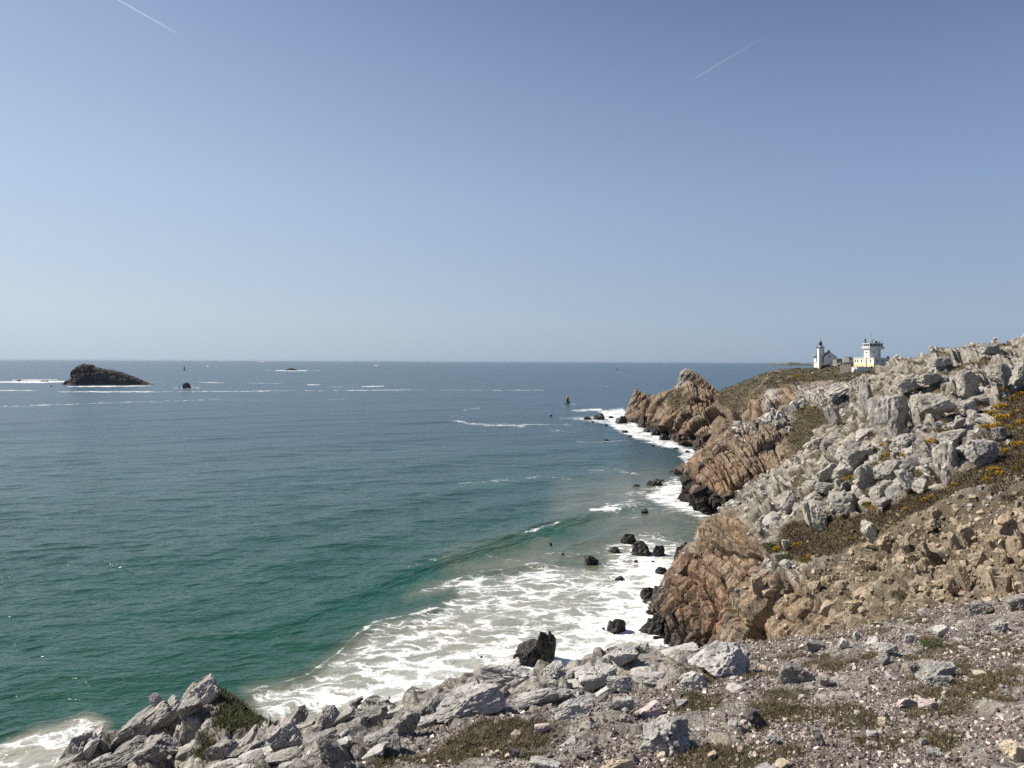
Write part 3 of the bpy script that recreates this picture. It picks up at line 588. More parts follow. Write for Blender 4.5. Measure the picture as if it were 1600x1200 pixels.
def sea_mat():
    t = NT('sea_water'); P = t.pos(); s = t.attr('sea'); c = t.sep(s.outputs['Color']); fr = s.outputs['Alpha']
    patch = t.noise(t.vmath('MULTIPLY', P, (.006, .012, 0)), 1.0, 4, .6)
    deep = t.mix(t.ramp(patch, [(.35, 0), (.65, 1)]), (.018, .046, .058), (.024, .058, .070))
    water = t.mix(c[2], deep, (.014, .060, .036)); water = t.mix(fr, water, (.018, .105, .066))
    water = t.mix(t.math('MULTIPLY', t.math('MULTIPLY', c[1], t.ramp(t.noise(P, .07, 4, .6), [(.3, .5), (.62, 1)])), .92), water, (.30, .255, .18))
    wp = t.vmath('ADD', P, t.vmath('SCALE', t.n('ShaderNodeTexNoise').outputs['Color'], scale=0.0))
    nz = t.n('ShaderNodeTexNoise'); t.set(nz.inputs['Vector'], P); nz.inputs['Scale'].default_value = .32; nz.inputs['Detail'].default_value = 5
    wp = t.vmath('ADD', P, t.vmath('SCALE', t.vmath('SUBTRACT', nz.outputs['Color'], (.5, .5, .5)), scale=5.0))
    mp_ = t.n('ShaderNodeMapping'); t.set(mp_.inputs[0], wp); mp_.inputs['Rotation'].default_value = (0, 0, math.radians(-53)); mp_.inputs['Scale'].default_value = (.50, 1.12, .3); wp = mp_.outputs[0]
    e1 = t.vor(wp, .34); e2 = t.vor(wp, 1.0); e3 = t.vor(wp, 2.9)
    web = t.math('ADD', t.math('MULTIPLY', t.ramp(e1, [(0, 1), (.26, 0)]), .55), t.math('ADD', t.math('MULTIPLY', t.ramp(e2, [(0, 1), (.30, 0)]), .34), t.math('MULTIPLY', t.ramp(e3, [(0, 1), (.4, 0)]), .22)))
    big = t.noise(P, .11, 5, .62); fine = t.noise(P, 3.0, 4, .7)
    val = t.math('ADD', web, t.math('ADD', t.math('MULTIPLY', t.math('SUBTRACT', big, .5), 1.7), t.math('MULTIPLY', t.math('SUBTRACT', fine, .5), .35)))
    th = t.math('SUBTRACT', 1.62, t.math('MULTIPLY', c[0], 1.25))
    fm = t.n('ShaderNodeMapRange', interpolation_type='SMOOTHSTEP'); t.set(fm.inputs[0], t.math('SUBTRACT', val, th)); fm.inputs[1].default_value = -.22; fm.inputs[2].default_value = .40
    mask = t.math('MULTIPLY', fm.outputs[0], t.ramp(c[0], [(.06, 0), (.22, 1)]))
    milky = t.math('MULTIPLY', t.ramp(c[0], [(.55, 0), (1.0, .6)]), 1.0)
    water = t.mix(milky, water, (.58, .60, .55))
    colr = t.mix(mask, water, (.85, .855, .84))
    b1 = t.noise(t.vmath('MULTIPLY', P, (.9, 1.5, 1)), 1.1, 4, .6); b2 = t.noise(t.vmath('MULTIPLY', P, (.16, .34, 1)), 1.0, 5, .62)
    b3 = t.noise(t.vmath('MULTIPLY', P, (.035, .09, 1)), 1.0, 5, .65)
    nm = t.bump(b3, .35, 5.0); nm = t.bump(b2, .26, 1.6, nm); nm = t.bump(b1, .16, .35, nm); nm = t.bump(mask, .25, .12, nm)
    ro = t.math('ADD', t.math('SUBTRACT', .25, t.math('MULTIPLY', c[2], .12)), t.math('MULTIPLY', mask, .5))
    return t.bsdf(colr, ro, nm, .62, IOR=1.333)
sme.materials.append(sea_mat()); obj('water', sme, kind='structure')
#==PART2==
# ------------------------------------------------------------------ rocks
def ico(n):
    import bmesh
    bm = bmesh.new(); bmesh.ops.create_icosphere(bm, subdivisions=n, radius=1.0)
    V = np.array([v.co for v in bm.verts]); Fc = np.array([[v.index for v in f.verts] for f in bm.faces]); bm.free(); return V, Fc
ICO = {k: ico(k) for k in (1, 2, 3, 4, 5)}
def rock_shape(seed, res=4, cuts=11, boxy=11.0, rough=.022):
    """angular block inside the unit half-size box"""
    r = np.random.default_rng(seed); V, Fc = ICO[res]; p = V / (np.abs(V) ** boxy).sum(1, keepdims=True) ** (1 / boxy)
    for k in range(cuts):
        n = r.normal(size=3); n /= np.linalg.norm(n); d = r.uniform(.60, 1.05) * (.75 + .35 * np.abs(n).sum() / 1.73); t = p @ n - d
        p = p - np.maximum(t, 0)[:, None] * n
    if res >= 3:
        rr, tl, e = blocks(p * r.uniform(1.5, 2.3) + seed * 1.7, seed)
        q = p + V * (.09 * (rr - .5) + .12 * tl - .08 * (1 - smooth(0, .06, e)))[:, None]
        if res >= 4:
            rr, tl, e = blocks(p * r.uniform(3.6, 5) + seed, seed + 5); q = q + V * (.05 * (rr - .5) + .07 * tl - .04 * (1 - smooth(0, .08, e)))[:, None]
        p = q + V * (rough * fbm(p * 2.2 + seed, 4, seed))[:, None] * 1.2 + V * (rough * .45 * fbm(p * 9 + seed, 3, seed + 3))[:, None]
    m = np.abs(p).max(0); return p / m, Fc
def hull_shape(seed):
    import bmesh
    r = np.random.default_rng(seed); bm = bmesh.new()
    for x in (-1, 1):
        for y in (-1, 1):
            for z in (-1, 1): bm.verts.new((x * r.uniform(.55, 1), y * r.uniform(.55, 1), z * r.uniform(.5, 1)))
    for k in range(4):
        p = r.uniform(-.6, .6, 3); p[r.integers(3)] = r.choice((-1, 1)); bm.verts.new(p)
    bmesh.ops.convex_hull(bm, input=bm.verts); bmesh.ops.triangulate(bm, faces=bm.faces)
    bm.verts.ensure_lookup_table(); bm.verts.index_update()
    used = sorted({v.index for f in bm.faces for v in f.verts}); mp = {j: i for i, j in enumerate(used)}
    V = np.array([bm.verts[j].co for j in used]); Fc = np.array([[mp[v.index] for v in f.verts] for f in bm.faces]); bm.free(); return V, Fc
HULLS = [hull_shape(800 + k) for k in range(24)]
def nearest(names, u, v, tol=5.0):
    best = None
    for n in names:
        P, N, C = LAND[n]
        if n not in PROJ: PROJ[n] = PX(P)
        pu, pv = PROJ[n]; sel = np.nonzero((np.abs(pu - u) < tol) & (np.abs(pv - v) < tol) & (P[:, 1] > .5))[0]
        if len(sel):
            j = sel[np.argmin(P[sel, 1])]
            if best is None or P[j, 1] < best[0]: best = (P[j, 1], P[j], N[j])
    if best is None and tol < 60: return nearest(names, u, v, tol * 2)
    return best
PROJ = {}
_rock_i = [100]
def boulder(name, surf, u, v, w, h, tilt, mat, label, cat, group=None, thick=.85, res=4, cuts=9, sink=.12):
    d = nearest(surf, u, v + h * .42)[0]; _rock_i[0] += 1
    wx, hz = w / F * d, h / F * d; ty = thick * min(max(wx, hz), 1.6 * min(wx, hz))
    p, Fc = rock_shape(_rock_i[0], res, cuts); a = math.radians(tilt)
    # dims of the untilted block whose tilted outline fills w x h
    c, s = abs(math.cos(a)), abs(math.sin(a)); L, T = (wx, hz) if abs(tilt) < 12 else (max(wx, hz) * 1.08, min(wx, hz) * .78)
    if abs(tilt) >= 12 and hz > wx: L, T = T, L; a = -math.copysign(math.pi / 2 - abs(a), a) if abs(tilt) < 45 and False else a
    o = obj(name, mesh_np(name, p * np.array([L, ty, T * (1 + sink)]) / 2, Fc, [mat]), label=label, cat=cat, group=group)
    P0 = W(u, v, d + ty * .30); o.location = (P0[0], P0[1], P0[2] - T * sink / 2)
    o.rotation_euler = (_rock_i[0] * 1.3 % .3 - .15, -a, (_rock_i[0] * 2.1 % .8) - .4)
    return o
HS = ['hillside', 'cliff', 'headland']; GS = ['ground', 'rocky_ledge']
g_hb = 'big blocks that stand out on the rocky hillside'
for u, v, w, h, tl, m, lab in (
    (1477, 722, 44, 72, 14, M_white, 'tall white split slab standing above the heather band, largest pale block on the hill'),
    (1531, 706, 46, 42, 0, M_grey, 'dark shaded block leaning against the right side of the tall white slab'),
    (1445, 708, 30, 42, 25, M_white, 'upright oval grey block just left of the tall white slab'),
    (1413, 688, 38, 32, 20, M_white, 'flat faced pale block above the gorse, left of the upright oval block'),
    (1393, 733, 48, 30, 0, M_grey, 'dark grey block with an orange lichen patch on its top edge'),
    (1422, 752, 34, 42, 25, M_white, 'smooth white leaning boulder beside the dark lichen topped block'),
    (1440, 758, 24, 18, 30, M_white, 'small white boulder tucked against the smooth leaning boulder'),
    (1355, 745, 36, 40, 20, M_grey, 'grey upright block left of the dark lichen topped block'),
    (1385, 764, 28, 30, 10, M_white, 'pale cracked block under the dark lichen topped block'),
    (1290, 760, 30, 15, 0, M_grey, 'flat grey boulder lying alone on the moss, left part of the hill'),
    (1320, 786, 52, 34, 0, M_grey, 'dark overhanging boulder above the heather band, casting a black shadow'),
    (1281, 808, 24, 42, 8, M_white, 'bright white pillar at the left edge of the heather band'),
    (1335, 704, 52, 46, 15, M_white, 'broad pale slab on the left shoulder of the hill'),
    (1315, 736, 32, 26, 15, M_white, 'pale block under the broad slab on the left shoulder'),
    (1391, 650, 44, 66, 8, M_white, 'tall blocky outcrop in the middle of the upper hillside'),
    (1356, 622, 24, 62, 18, M_grey, 'dark tower of rock on the left skyline edge of the hill'),
    (1462, 630, 46, 42, 12, M_white, 'wide grey outcrop right of the tall blocky outcrop'),
    (1432, 640, 22, 42, 12, M_white, 'narrow pale outcrop between the tall and the wide outcrops'),
    (1511, 603, 40, 50, 12, M_white, 'stepped pale block high on the hill under the skyline'),
    (1562, 585, 38, 36, 5, M_white, 'cubic pale block near the right edge with a dark cleft beside it'),
    (1590, 585, 24, 28, 5, M_white, 'pale block cut by the right picture edge, beside the dark cleft'),
    (1508, 637, 30, 30, 15, M_white, 'pale block directly under the stepped block'),
    (1522, 650, 16, 22, 25, M_white, 'small leaning white stone above the yellow gorse'),
    (1497, 661, 22, 16, 20, M_grey, 'small grey boulder below the blocks beside the gorse'),
    (1560, 677, 26, 20, 0, M_grey, 'grey boulder lying in the gorse near the right edge'),
    (1303, 647, 26, 34, 30, M_grey, 'grey pointed fang of rock on the saddle left of the hill'),
    (1488, 682, 46, 24, 12, M_white, 'pale flat block resting on top of the tall white slab'),
    (1380, 786, 26, 22, 15, M_white, 'white block at the top of the heather, lowest of the central pile'),
    (1455, 592, 42, 18, 10, M_white, 'low pale ledge of rock in the upper middle of the hill'),
    (1230, 850, 14, 14, 0, M_white, 'lone white stone beside the gorse above the brown cliff'),
    (1230, 780, 34, 34, 25, M_white, 'pale cracked slab on the seaward shoulder above the brown cliff'),
    (1262, 800, 16, 34, 15, M_white, 'narrow pale slab seaward of the bright white pillar'),
    (1420, 600, 36, 30, 18, M_white, 'jumbled pale block below the left skyline of the hill'),
    (1545, 545, 34, 20, 10, M_grey, 'flat grey block on the skyline of the hill'),
    (1470, 565, 30, 20, 20, M_white, 'pale block just below the skyline at mid hill'),
    (1308, 612, 40, 26, 25, M_white, 'white crag crowning the saddle below the signal station')):
    boulder('rock_block', HS, u, v, w, h, tl, m, lab, 'rock', g_hb)
g_tb = 'tan blocks on the lower slope'
for u, v, w, h, tl, m, lab in (
    (1361, 832, 26, 36, 35, M_white, 'white blade of rock leaning right at the lower edge of the heather'),
    (1385, 845, 30, 30, 30, M_tan, 'tan block beside the white leaning blade'),
    (1358, 851, 16, 13, 15, M_tan, 'small tan stone at the foot of the white leaning blade'),
    (1415, 853, 20, 26, 20, M_tan, 'tan block in the middle of the lower slope'),
    (1455, 821, 24, 22, 30, M_tan, 'warm coloured block below the scree on the lower slope'),
    (1459, 800, 16, 22, 10, M_tan, 'topmost tan block, just under the gravelly scree'),
    (1445, 855, 15, 22, 15, M_tan, 'small upright tan block right of the middle block'),
    (1357, 879, 24, 22, 25, M_tan, 'tan boulder at the left of the lower slope above bare soil'),
    (1445, 883, 16, 24, 15, M_tan, 'upright tan stone above the dark grassy hollow'),
    (1493, 850, 20, 36, 20, M_tan, 'tall tan block leaning right near the lower outcrop'),
    (1511, 838, 26, 32, 25, M_tan, 'tan block behind the tall leaning one on the lower outcrop'),
    (1551, 852, 28, 38, 25, M_tan, 'large orange tinted block on the lower right outcrop'),
    (1488, 915, 24, 36, 30, M_tan, 'orange stained slab rising from the edge of the clifftop path'),
    (1508, 904, 13, 42, 15, M_tan, 'slim upright slab beside the orange stained slab'),
    (1548, 904, 26, 42, 15, M_tan, 'wide tan slab at the foot of the lower right outcrop'),
    (1571, 910, 20, 38, 20, M_tan, 'tan slab next to the right picture edge, foot of the outcrop'),
    (1591, 860, 24, 42, 15, M_tan, 'tan block cut by the right picture edge in mid slope'),
    (1530, 872, 26, 22, 15, M_tan, 'squat tan block in the centre of the lower right outcrop'),
    (1566, 872, 20, 26, 20, M_tan, 'rounded tan block above the slabs at the right edge'),
    (1432, 917, 12, 14, 10, M_tan, 'lone pale stone standing in the dark hollow'),
    (1185, 915, 28, 30, 20, M_tan, 'yellow block hanging on the brown cliff beside a dark crack'),
    (1205, 925, 24, 20, 20, M_tan, 'ochre block at the right of the hanging yellow block'),
    (1275, 915, 20, 14, 15, M_tan, 'tan boulder on the dark earth slope above the cliff'),
    (1300, 905, 24, 16, 10, M_tan, 'tan boulder on the lip of the eroded earth slope'),
    (1330, 945, 26, 18, 15, M_tan, 'tan boulder low on the eroded earth slope')):
    boulder('rock_block', HS, u, v, w, h, tl, m, lab, 'rock', g_tb)
g_fb = 'larger stones lying on the clifftop gravel'
for u, v, w, h, tl, m, lab in (
    (1036, 1147, 90, 62, 0, M_whiteF, 'big white lichen crusted boulder with a cream base in the foreground gravel'),
    (1017, 1108, 34, 22, 20, M_pink, 'pinkish stone behind the big white boulder'),
    (1069, 1098, 18, 14, 25, M_whiteF, 'small white stone at the edge of the round grass patch'),
    (1082, 1062, 42, 30, 25, M_whiteF, 'white slab below the large outcrop on the clifftop'),
    (975, 1022, 48, 30, 15, M_whiteF, 'pale block with moss on its top at the cliff rim'),
    (945, 1036, 24, 18, 25, M_grey, 'small dark pointed rock on the cliff rim'),
    (1467, 1047, 74, 24, 14, M_whiteF, 'long bright white stone lying at the edge of the grass'),
    (1472, 1063, 46, 14, 5, M_grey, 'flat grey stone in front of the long white stone'),
    (1430, 1041, 18, 15, 0, M_grey, 'small grey stone left of the long white stone'),
    (1385, 1010, 30, 18, 15, M_whiteF, 'white rough stone left of centre on the right hand gravel'),
    (1384, 1028, 20, 14, 30, M_grey, 'grey stone just below the white rough stone'),
    (1320, 1003, 18, 12, 0, M_whiteF, 'pale stone in the gravel below the cliff edge'),
    (1275, 1008, 34, 13, 0, M_grey, 'low grey stone half buried in the gravel'),
    (1245, 1050, 56, 28, 0, M_grey, 'grey rounded boulder sunk in the gravel at mid foreground'),
    (1287, 1061, 18, 16, 20, M_grey, 'small grey stone right of the sunk grey boulder'),
    (1340, 991, 14, 11, 10, M_whiteF, 'little pale stone near the far edge of the gravel'),
    (1423, 996, 16, 11, 0, M_whiteF, 'little white stone left of the green tuft'),
    (1470, 985, 22, 18, 20, M_whiteF, 'white pointed stone rising behind the green tuft'),
    (1533, 947, 44, 22, 0, M_grey, 'bluish grey boulder on the far rim of the clifftop'),
    (1592, 940, 30, 24, 20, M_grey, 'grey boulder on the rim at the right picture edge'),
    (1562, 977, 24, 16, 10, M_whiteF, 'pale boulder on the right of the clifftop near the rim'),
    (1420, 1097, 32, 13, 8, M_pink, 'flat pinkish stone, left of a touching pair in the gravel'),
    (1452, 1100, 28, 13, 0, M_pink, 'flat pinkish stone, right of a touching pair in the gravel'),
    (1385, 1127, 18, 11, 10, M_cream, 'cream stone at the edge of a grass patch below the pair'),
    (1365, 1147, 22, 9, 5, M_whiteF, 'flat white stone near the bottom in the right half'),
    (1445, 1157, 14, 13, 20, M_whiteF, 'small pointed white stone beside the lower grass patch'),
    (1282, 1150, 18, 26, 20, M_grey, 'upright grey stone standing in the gravel near the bottom'),
    (1210, 1152, 20, 17, 25, M_whiteF, 'white tilted stone next to a clump of grass near the bottom'),
    (1590, 1170, 34, 34, 25, M_cream, 'cream boulder with black streaks in the bottom right corner'),
    (1360, 1060, 10, 9, 0, M_cream, 'little yellowish cube of stone casting a black shadow'),
    (1462, 1175, 22, 10, 5, M_whiteF, 'pale flat stone by the bottom edge'),
    (1182, 1118, 28, 34, 40, M_dark, 'dark edged leaning stone with grass growing behind it'),
    (970, 1068, 42, 20, 0, M_whiteF, 'white cracked stone in the middle of the rocky rim'),
    (905, 1082, 26, 13, 0, M_dark, 'pair of dark stones fused together on the rim turf'),
    (850, 1136, 26, 10, 5, M_pink, 'pale pink flat stone beside the large turf patch'),
    (855, 1194, 54, 18, 5, M_whiteF, 'white flat stone cut by the bottom edge of the picture'),
    (965, 1194, 60, 18, 8, M_cream, 'yellowish flat stone cut by the bottom edge of the picture'),
    (806, 1175, 18, 11, 0, M_dark, 'black stone lying on the turf near the bottom'),
    (1160, 1170, 11, 10, 0, M_cream, 'small round cream stone in the gravel'),
    (1116, 1178, 14, 12, 20, M_cream, 'small angular cream stone left of the round one'),
    (935, 1133, 14, 6, 0, M_whiteF, 'little white chip in the gravel left of the big boulder')):
    boulder('stone', GS, u, v, w, h, tl, m, lab, 'stone', g_fb, res=5 if w > 40 else 4, sink=.3)
g_rb = 'slabs and blocks along the clifftop rim'
for u, v, w, h, tl, m, lab in (
    (1132, 1030, 92, 46, 6, M_whiteF, 'large white lichen covered outcrop block with an orange spot on the rim'),
    (935, 1054, 64, 34, 12, M_whiteF, 'pale wedge of rock on the rim with two orange lichen spots'),
    (800, 1052, 92, 30, 6, M_whiteF, 'long pale rounded slab on the rim in front of the black sea rock'),
    (868, 1045, 34, 22, 15, M_whiteF, 'mossy pale rock on the rim right of the black sea rock'),
    (850, 1085, 84, 22, 14, M_whiteF, 'striped grey slab sloping up to the right behind the turf'),
    (900, 1107, 80, 24, 10, M_whiteF, 'white broken slab below the striped slab'),
    (735, 1094, 112, 42, 16, M_whiteF, 'very broad pale striated slab at the centre of the rim'),
    (970, 1098, 50, 16, 8, M_whiteF, 'rough white ledge left of the pinkish stone'),
    (446, 1152, 54, 50, 30, M_grey, 'grey cracked block at the notch in the rim'),
    (512, 1120, 36, 32, 30, M_grey, 'orange spotted grey block on the rim beside the notch'),
    (582, 1114, 48, 20, 15, M_grey, 'low grey block between the spotted block and the next slab'),
    (634, 1126, 58, 40, 30, M_grey, 'grey folded slab in the left half of the rim'),
    (520, 1170, 44, 46, 40, M_grey, 'steeply leaning grey slab below the spotted block'),
    (672, 1112, 60, 40, 25, M_grey, 'grey slab with a dark notch left of the broad striated slab'),
    (600, 1160, 60, 34, 20, M_grey, 'grey block above the turf at the left of the foreground'),
    (225, 1128, 132, 40, 36, M_grey, 'long diagonal grey slab of the lower left ledge'),
    (322, 1076, 46, 34, 30, M_whiteF, 'summit block of the lower left ledge with orange lichen'),
    (300, 1102, 46, 26, 30, M_grey, 'block under the summit of the lower left ledge'),
    (245, 1168, 72, 34, 25, M_grey, 'rounded slab low on the lower left ledge'),
    (190, 1186, 84, 30, 20, M_grey, 'dark slab at the bottom of the lower left ledge'),
    (350, 1168, 50, 30, 15, M_grey, 'grey block right of the tussock on the lower left ledge'),
    (245, 1092, 16, 18, 40, M_grey, 'little horn of rock on the seaward crest of the lower left ledge')):
    boulder('boulder', GS, u, v, w, h, tl, m, lab, 'rock', g_rb, res=5, thick=1.0, sink=.35, cuts=12)

# rocks in the sea: base on the water line
def sea_rock(u, v, w, h, label, group, res=4, seed=None, name='sea_rock', mat=None, two=False):
    d = float(sea_d(u, v)); _rock_i[0] += 1; wx, hz = w / F * d, h / F * d
    p, Fc = rock_shape(_rock_i[0] + 900, res, 12, 3.2, .05)
    p = p.copy(); up = np.clip((p[:, 2] + .1) / 1.1, 0, 1)
    lean = .25 * math.sin(_rock_i[0] * 2.3); rr, tl, e = blocks(p * 2.6 + _rock_i[0], 17); p = p + ICO[res][0] * (.10 * (rr - .5) + .10 * tl)[:, None]
    p[:, 0] = p[:, 0] * (1 - .22 * up) + lean * up; p[:, 1] *= (1 - .3 * up)
    if two:
        q1, q2 = rock_shape(7001, 5, 9, 4.0, .04)[0], rock_shape(7012, 5, 9, 4.0, .04)[0]; a1, a2 = .18, -.12
        p = np.concatenate([np.stack([q1[:, 0] * .46 + .40 + a1 * .5 * q1[:, 2], q1[:, 1] * .9, q1[:, 2] * .98], -1), np.stack([q2[:, 0] * .62 - .42 + .1 * q2[:, 2], q2[:, 1], q2[:, 2] * .6], -1)]); Fc = np.concatenate([ICO[5][1], ICO[5][1] + len(q1)])
    if False:                                           # cleft between two lobes
        c = np.exp(-((p[:, 0] - .10) / .09) ** 2) * smooth(-.1, .7, p[:, 2]); p[:, 2] -= .22 * c
        p[:, 2] *= 1 - .42 * smooth(.05, -.15, p[:, 0]) * (p[:, 2] > 0)
    lo = p.min(0); hi = p.max(0); p[:, :2] = (p[:, :2] - (lo + hi)[:2] / 2) / ((hi - lo)[:2] / 2); p[:, 2] /= hi[2]
    me = mesh_np(name, p * np.array([wx / 2, wx * .38, hz * .95]), Fc, [mat or M_wet])
    P0 = W(u, v, d + wx * .3); return obj(name, me, loc=(P0[0], P0[1], hz * .05), rot=(0, 0, (_rock_i[0] * 1.7) % .8 - .4), label=label, cat='sea rock', group=group)
g1 = 'black rocks in the surf of the near bay'
sea_rock(838, 1040, 68, 50, 'big black two headed rock rising from the foam just beyond the clifftop rim', g1, 5, two=True)
for u, v, w, h, lab in (
    (984, 851, 26, 16, 'black pointed rock at the seaward edge of the surf'),
    (1005, 868, 36, 21, 'wide black rock, left of a touching pair in the surf'),
    (1031, 870, 22, 17, 'black rock, right of a touching pair in the surf'),
    (1072, 883, 34, 35, 'tall black rock leaning on the foot of the brown cliff'),
    (960, 864, 19, 8, 'flat black rock just seaward of the touching pair'),
    (926, 880, 24, 11, 'lone black hump farthest left in the near surf'),
    (995, 879, 7, 4, 'tiny black rock in the foam below the touching pair'),
    (1021, 879, 6, 3, 'tiny black speck of rock right below the touching pair'),
    (1036, 898, 23, 11, 'rounded dark rock between the pair and the cliff foot'),
    (1064, 907, 42, 20, 'long dark rock washed by a wave at the cliff foot'),
    (969, 906, 15, 4, 'thin black sliver of rock in the middle of the foam'),
    (1017, 937, 30, 18, 'dark rock with white water running over it'),
    (1015, 942, 20, 4, 'thin flat rock below the one with running water'),
    (1047, 930, 30, 17, 'jagged black rocks joined to the cliff foot above the foam'),
    (967, 988, 31, 18, 'black wedge of rock alone in thick foam left of the cliff tip'),
    (1018, 991, 42, 28, 'broad black rock at the very tip of the brown cliff'),
    (945, 983, 5, 2.5, 'tiny rock left of the black wedge'),
    (754, 1028, 5, 3, 'tiny dark rock left of the two headed rock'),
    (1008, 800, 12, 4, 'small flat rock between the breaking wave and the cliff'),
    (862, 851, 5, 3, 'speck of rock in the sandy water behind the breaker'),
    (880, 867, 6, 3, 'small rock in a ring of foam behind the breaker'),
    (959, 790, 7, 3, 'small rock in the white crest of the breaker')):
    sea_rock(u, v, w, h, lab, g1, 4 if w > 15 else 3)
g2 = 'dark rocks off the second cliff'
for u, v, w, h, lab in (
    (996, 763, 18, 6, 'flat dark rock, left of the cluster off the second cliff'),
    (1022, 762, 28, 13, 'dark humped rock, largest of the cluster off the second cliff'),
    (1036, 752, 5, 3, 'tiny rock right of the cluster off the second cliff'),
    (1074, 772, 20, 13, 'black rocks at the left foot of the second cliff')):
    sea_rock(u, v, w, h, lab, g2, 4)
g3 = 'black rocks in the surf below the headland'
for u, v, w, h, lab in (
    (935, 656, 19, 10, 'black rock, larger of the two lying farthest out from the headland'),
    (919, 656, 15, 5, 'low black rock farthest out from the headland tip'),
    (955, 654, 10, 4, 'small black rock near the tip of the headland'),
    (972, 662, 22, 12, 'cluster of black rock touching the tip of the headland'),
    (948, 665, 6, 2.5, 'small flat rock in front of the headland tip'), (927, 660, 4, 2, 'tiny rock below the pair farthest out'),
    (976, 676, 12, 3.5, 'flat brown rock awash in front of the small tooth'), (986, 683, 8, 3, 'small rock awash left of the headland foot'),
    (1011, 675, 12, 6, 'round black rock in the surf under the small tooth'), (1025, 681, 17, 12, 'pointed black rock in the surf under the grassy hollow'),
    (1040, 689, 20, 11, 'black rock at the foot of the big tooth'), (948, 689, 9, 2.5, 'flat rock alone in dark water left of the headland'),
    (1021, 697, 6, 2.5, 'small rock off the boulder foot of the headland'), (1091, 723, 14, 7, 'black rock at the mouth of the ravine'),
    (1057, 702, 9, 3, 'small rock along the foam line below the big tooth'), (1075, 708, 10, 4, 'small rock along the foam line near the ravine'),
    (861, 650, 5, 2, 'speck of black rock at the left end of the surf line'), (1003, 668, 14, 6, 'black rock wedged under the small tooth')):
    sea_rock(u, v, w, h, lab, g3, 3)
g4 = 'reefs and islets far offshore'
M_isle = boulder_mat('islet_rock', [(.3, (.03, .026, .023)), (.43, (.07, .06, .051)), (.55, (.12, .105, .09)), (.66, (.27, .245, .215))], .10, None, .9)
sea_rock(292, 606.5, 13, 9, 'small round black islet right of the long island', g4, 4, mat=M_isle); sea_rock(280, 606, 3.5, 1.5, 'tiny rock left of the small round islet', g4, 3)
sea_rock(455, 579, 20, 4, 'low dark reef ringed with white foam near the horizon', g4, 4, mat=M_isle)
sea_rock(70, 596.5, 13, 2.5, 'low rock awash in foam left of the long island', g4, 3); sea_rock(29, 595.5, 8, 2.5, 'low rock awash in foam at far left', g4, 3); sea_rock(79, 603.5, 6, 2, 'small low rock just left of the long island', g4, 3)
# the long island
ip = [(98, 604), (103, 597), (110, 592), (117, 590), (120, 588), (120.5, 576), (124, 570), (133, 567.5), (144, 569), (150, 573), (158, 575), (168, 576), (178, 577.5), (190, 580.5), (200, 584), (211, 589), (222, 593), (231, 598), (239, 602.5)]
iu = np.linspace(98, 239, 190); iv = np.interp(iu, [p[0] for p in ip], [p[1] for p in ip]); base = 604.5 - .012 * (iu - 98)
D0 = 1110.0; ztop = (VH(iu) - iv) / F * D0 + H; zt = np.maximum(ztop, 0.5); half = np.minimum(6 + zt * .55, 24)
IG = np.stack([np.stack([(iu - 800) / F * D0, D0 + half * a, zt * b + c], -1) for a, b, c in ((-1.25, 0, -3), (-1.1, .05, 0), (-.95, .4, 0), (-.72, .72, 0), (-.4, .92, 0), (0, 1.0, 0), (.4, .85, 0), (.9, .4, 0), (1.2, 0, -3))], 1)
tt = np.linspace(0, 8, 90); ii = np.minimum(tt.astype(int), 7); ff = (tt - ii)[None, :, None]; IG = IG[:, ii] * (1 - ff) + IG[:, ii + 1] * ff
IG = blur(IG, 1, 2); nI = normals(IG); dI = rockdisp(IG, [((16, 18, 14), 2.2, 1.4, .5), ((6, 7, 5), .8, 1.4, .8), ((2.5, 3, 2), .25, 1, .8)], -18, 65, 1, .1); dI = dI * np.clip((ztop[:, None] - IG[..., 2]) / 7 + .3, 0, 1)
tI = mesh_np('rock_island', IG + nI * (dI * np.clip(IG[..., 2] / 6 + .3, 0, 1))[..., None], quads(*IG.shape[:2]), [M_isle])
obj('rock_island', tI, label='long dark rocky island with a blunt left end lying offshore at the left', cat='island')

# tilted fins on the crest of the headland
def fin(name, prof, vbase, d0, slope, cover, label, seed):
    fu = np.linspace(prof[0][0], prof[-1][0], int((prof[-1][0] - prof[0][0]) * 2.2)); fv = np.interp(fu, [p[0] for p in prof], [p[1] for p in prof])
    zt = H + (VH(fu) - fv) / F * d0; zb = np.full_like(zt, H + (VH(900) - vbase) / F * d0); zb = np.minimum(zb, zt - .5); hh = zt - zb
    G = np.stack([np.stack([(fu - 800) / F * d0, d0 + a * slope * hh + b, zb + hh * c], -1) for a, b, c in ((-1, -2, 0), (-.55, -1.6, .4), (-.2, -1.2, .8), (0, -.6, 1), (.1, .8, .97), (.5, 1.6, .6), (1, 2.5, 0))], 1)
    t_ = np.linspace(0, 6, 80); i_ = np.minimum(t_.astype(int), 5); f_ = (t_ - i_)[None, :, None]; G = G[:, i_] * (1 - f_) + G[:, i_ + 1] * f_
    G[..., 1] -= 1.0 * (G[..., 0] - G[..., 0].mean())
    n = normals(G); d = rockdisp(G, [((2.2, 6, 9), .8, 1.6, .6), ((1.1, 2, 3), .3, 1.5, .8)], 40, seed, .3, .1); top = np.clip((zt[:, None] - G[..., 2]) / 3.0, .1, 1)
    me = mesh_np(name, G + n * (d * top)[..., None], quads(*G.shape[:2]), [M_far]); x = (fu - fu[0]) / (fu[-1] - fu[0]); cv = np.zeros(G.shape[:2] + (4,))
    cv[..., 0] = np.interp(x, cover[0], cover[1])[:, None]; cv[..., 3] = np.interp(x, cover[0], cover[2])[:, None]; cv[..., 1] = (x > .55)[:, None] * smooth(.5, .56, t_ / 6)[None] * .8; attr_col(me, 'cover', cv.reshape(-1, 4))
    return obj(name, me, label=label, cat='rock')
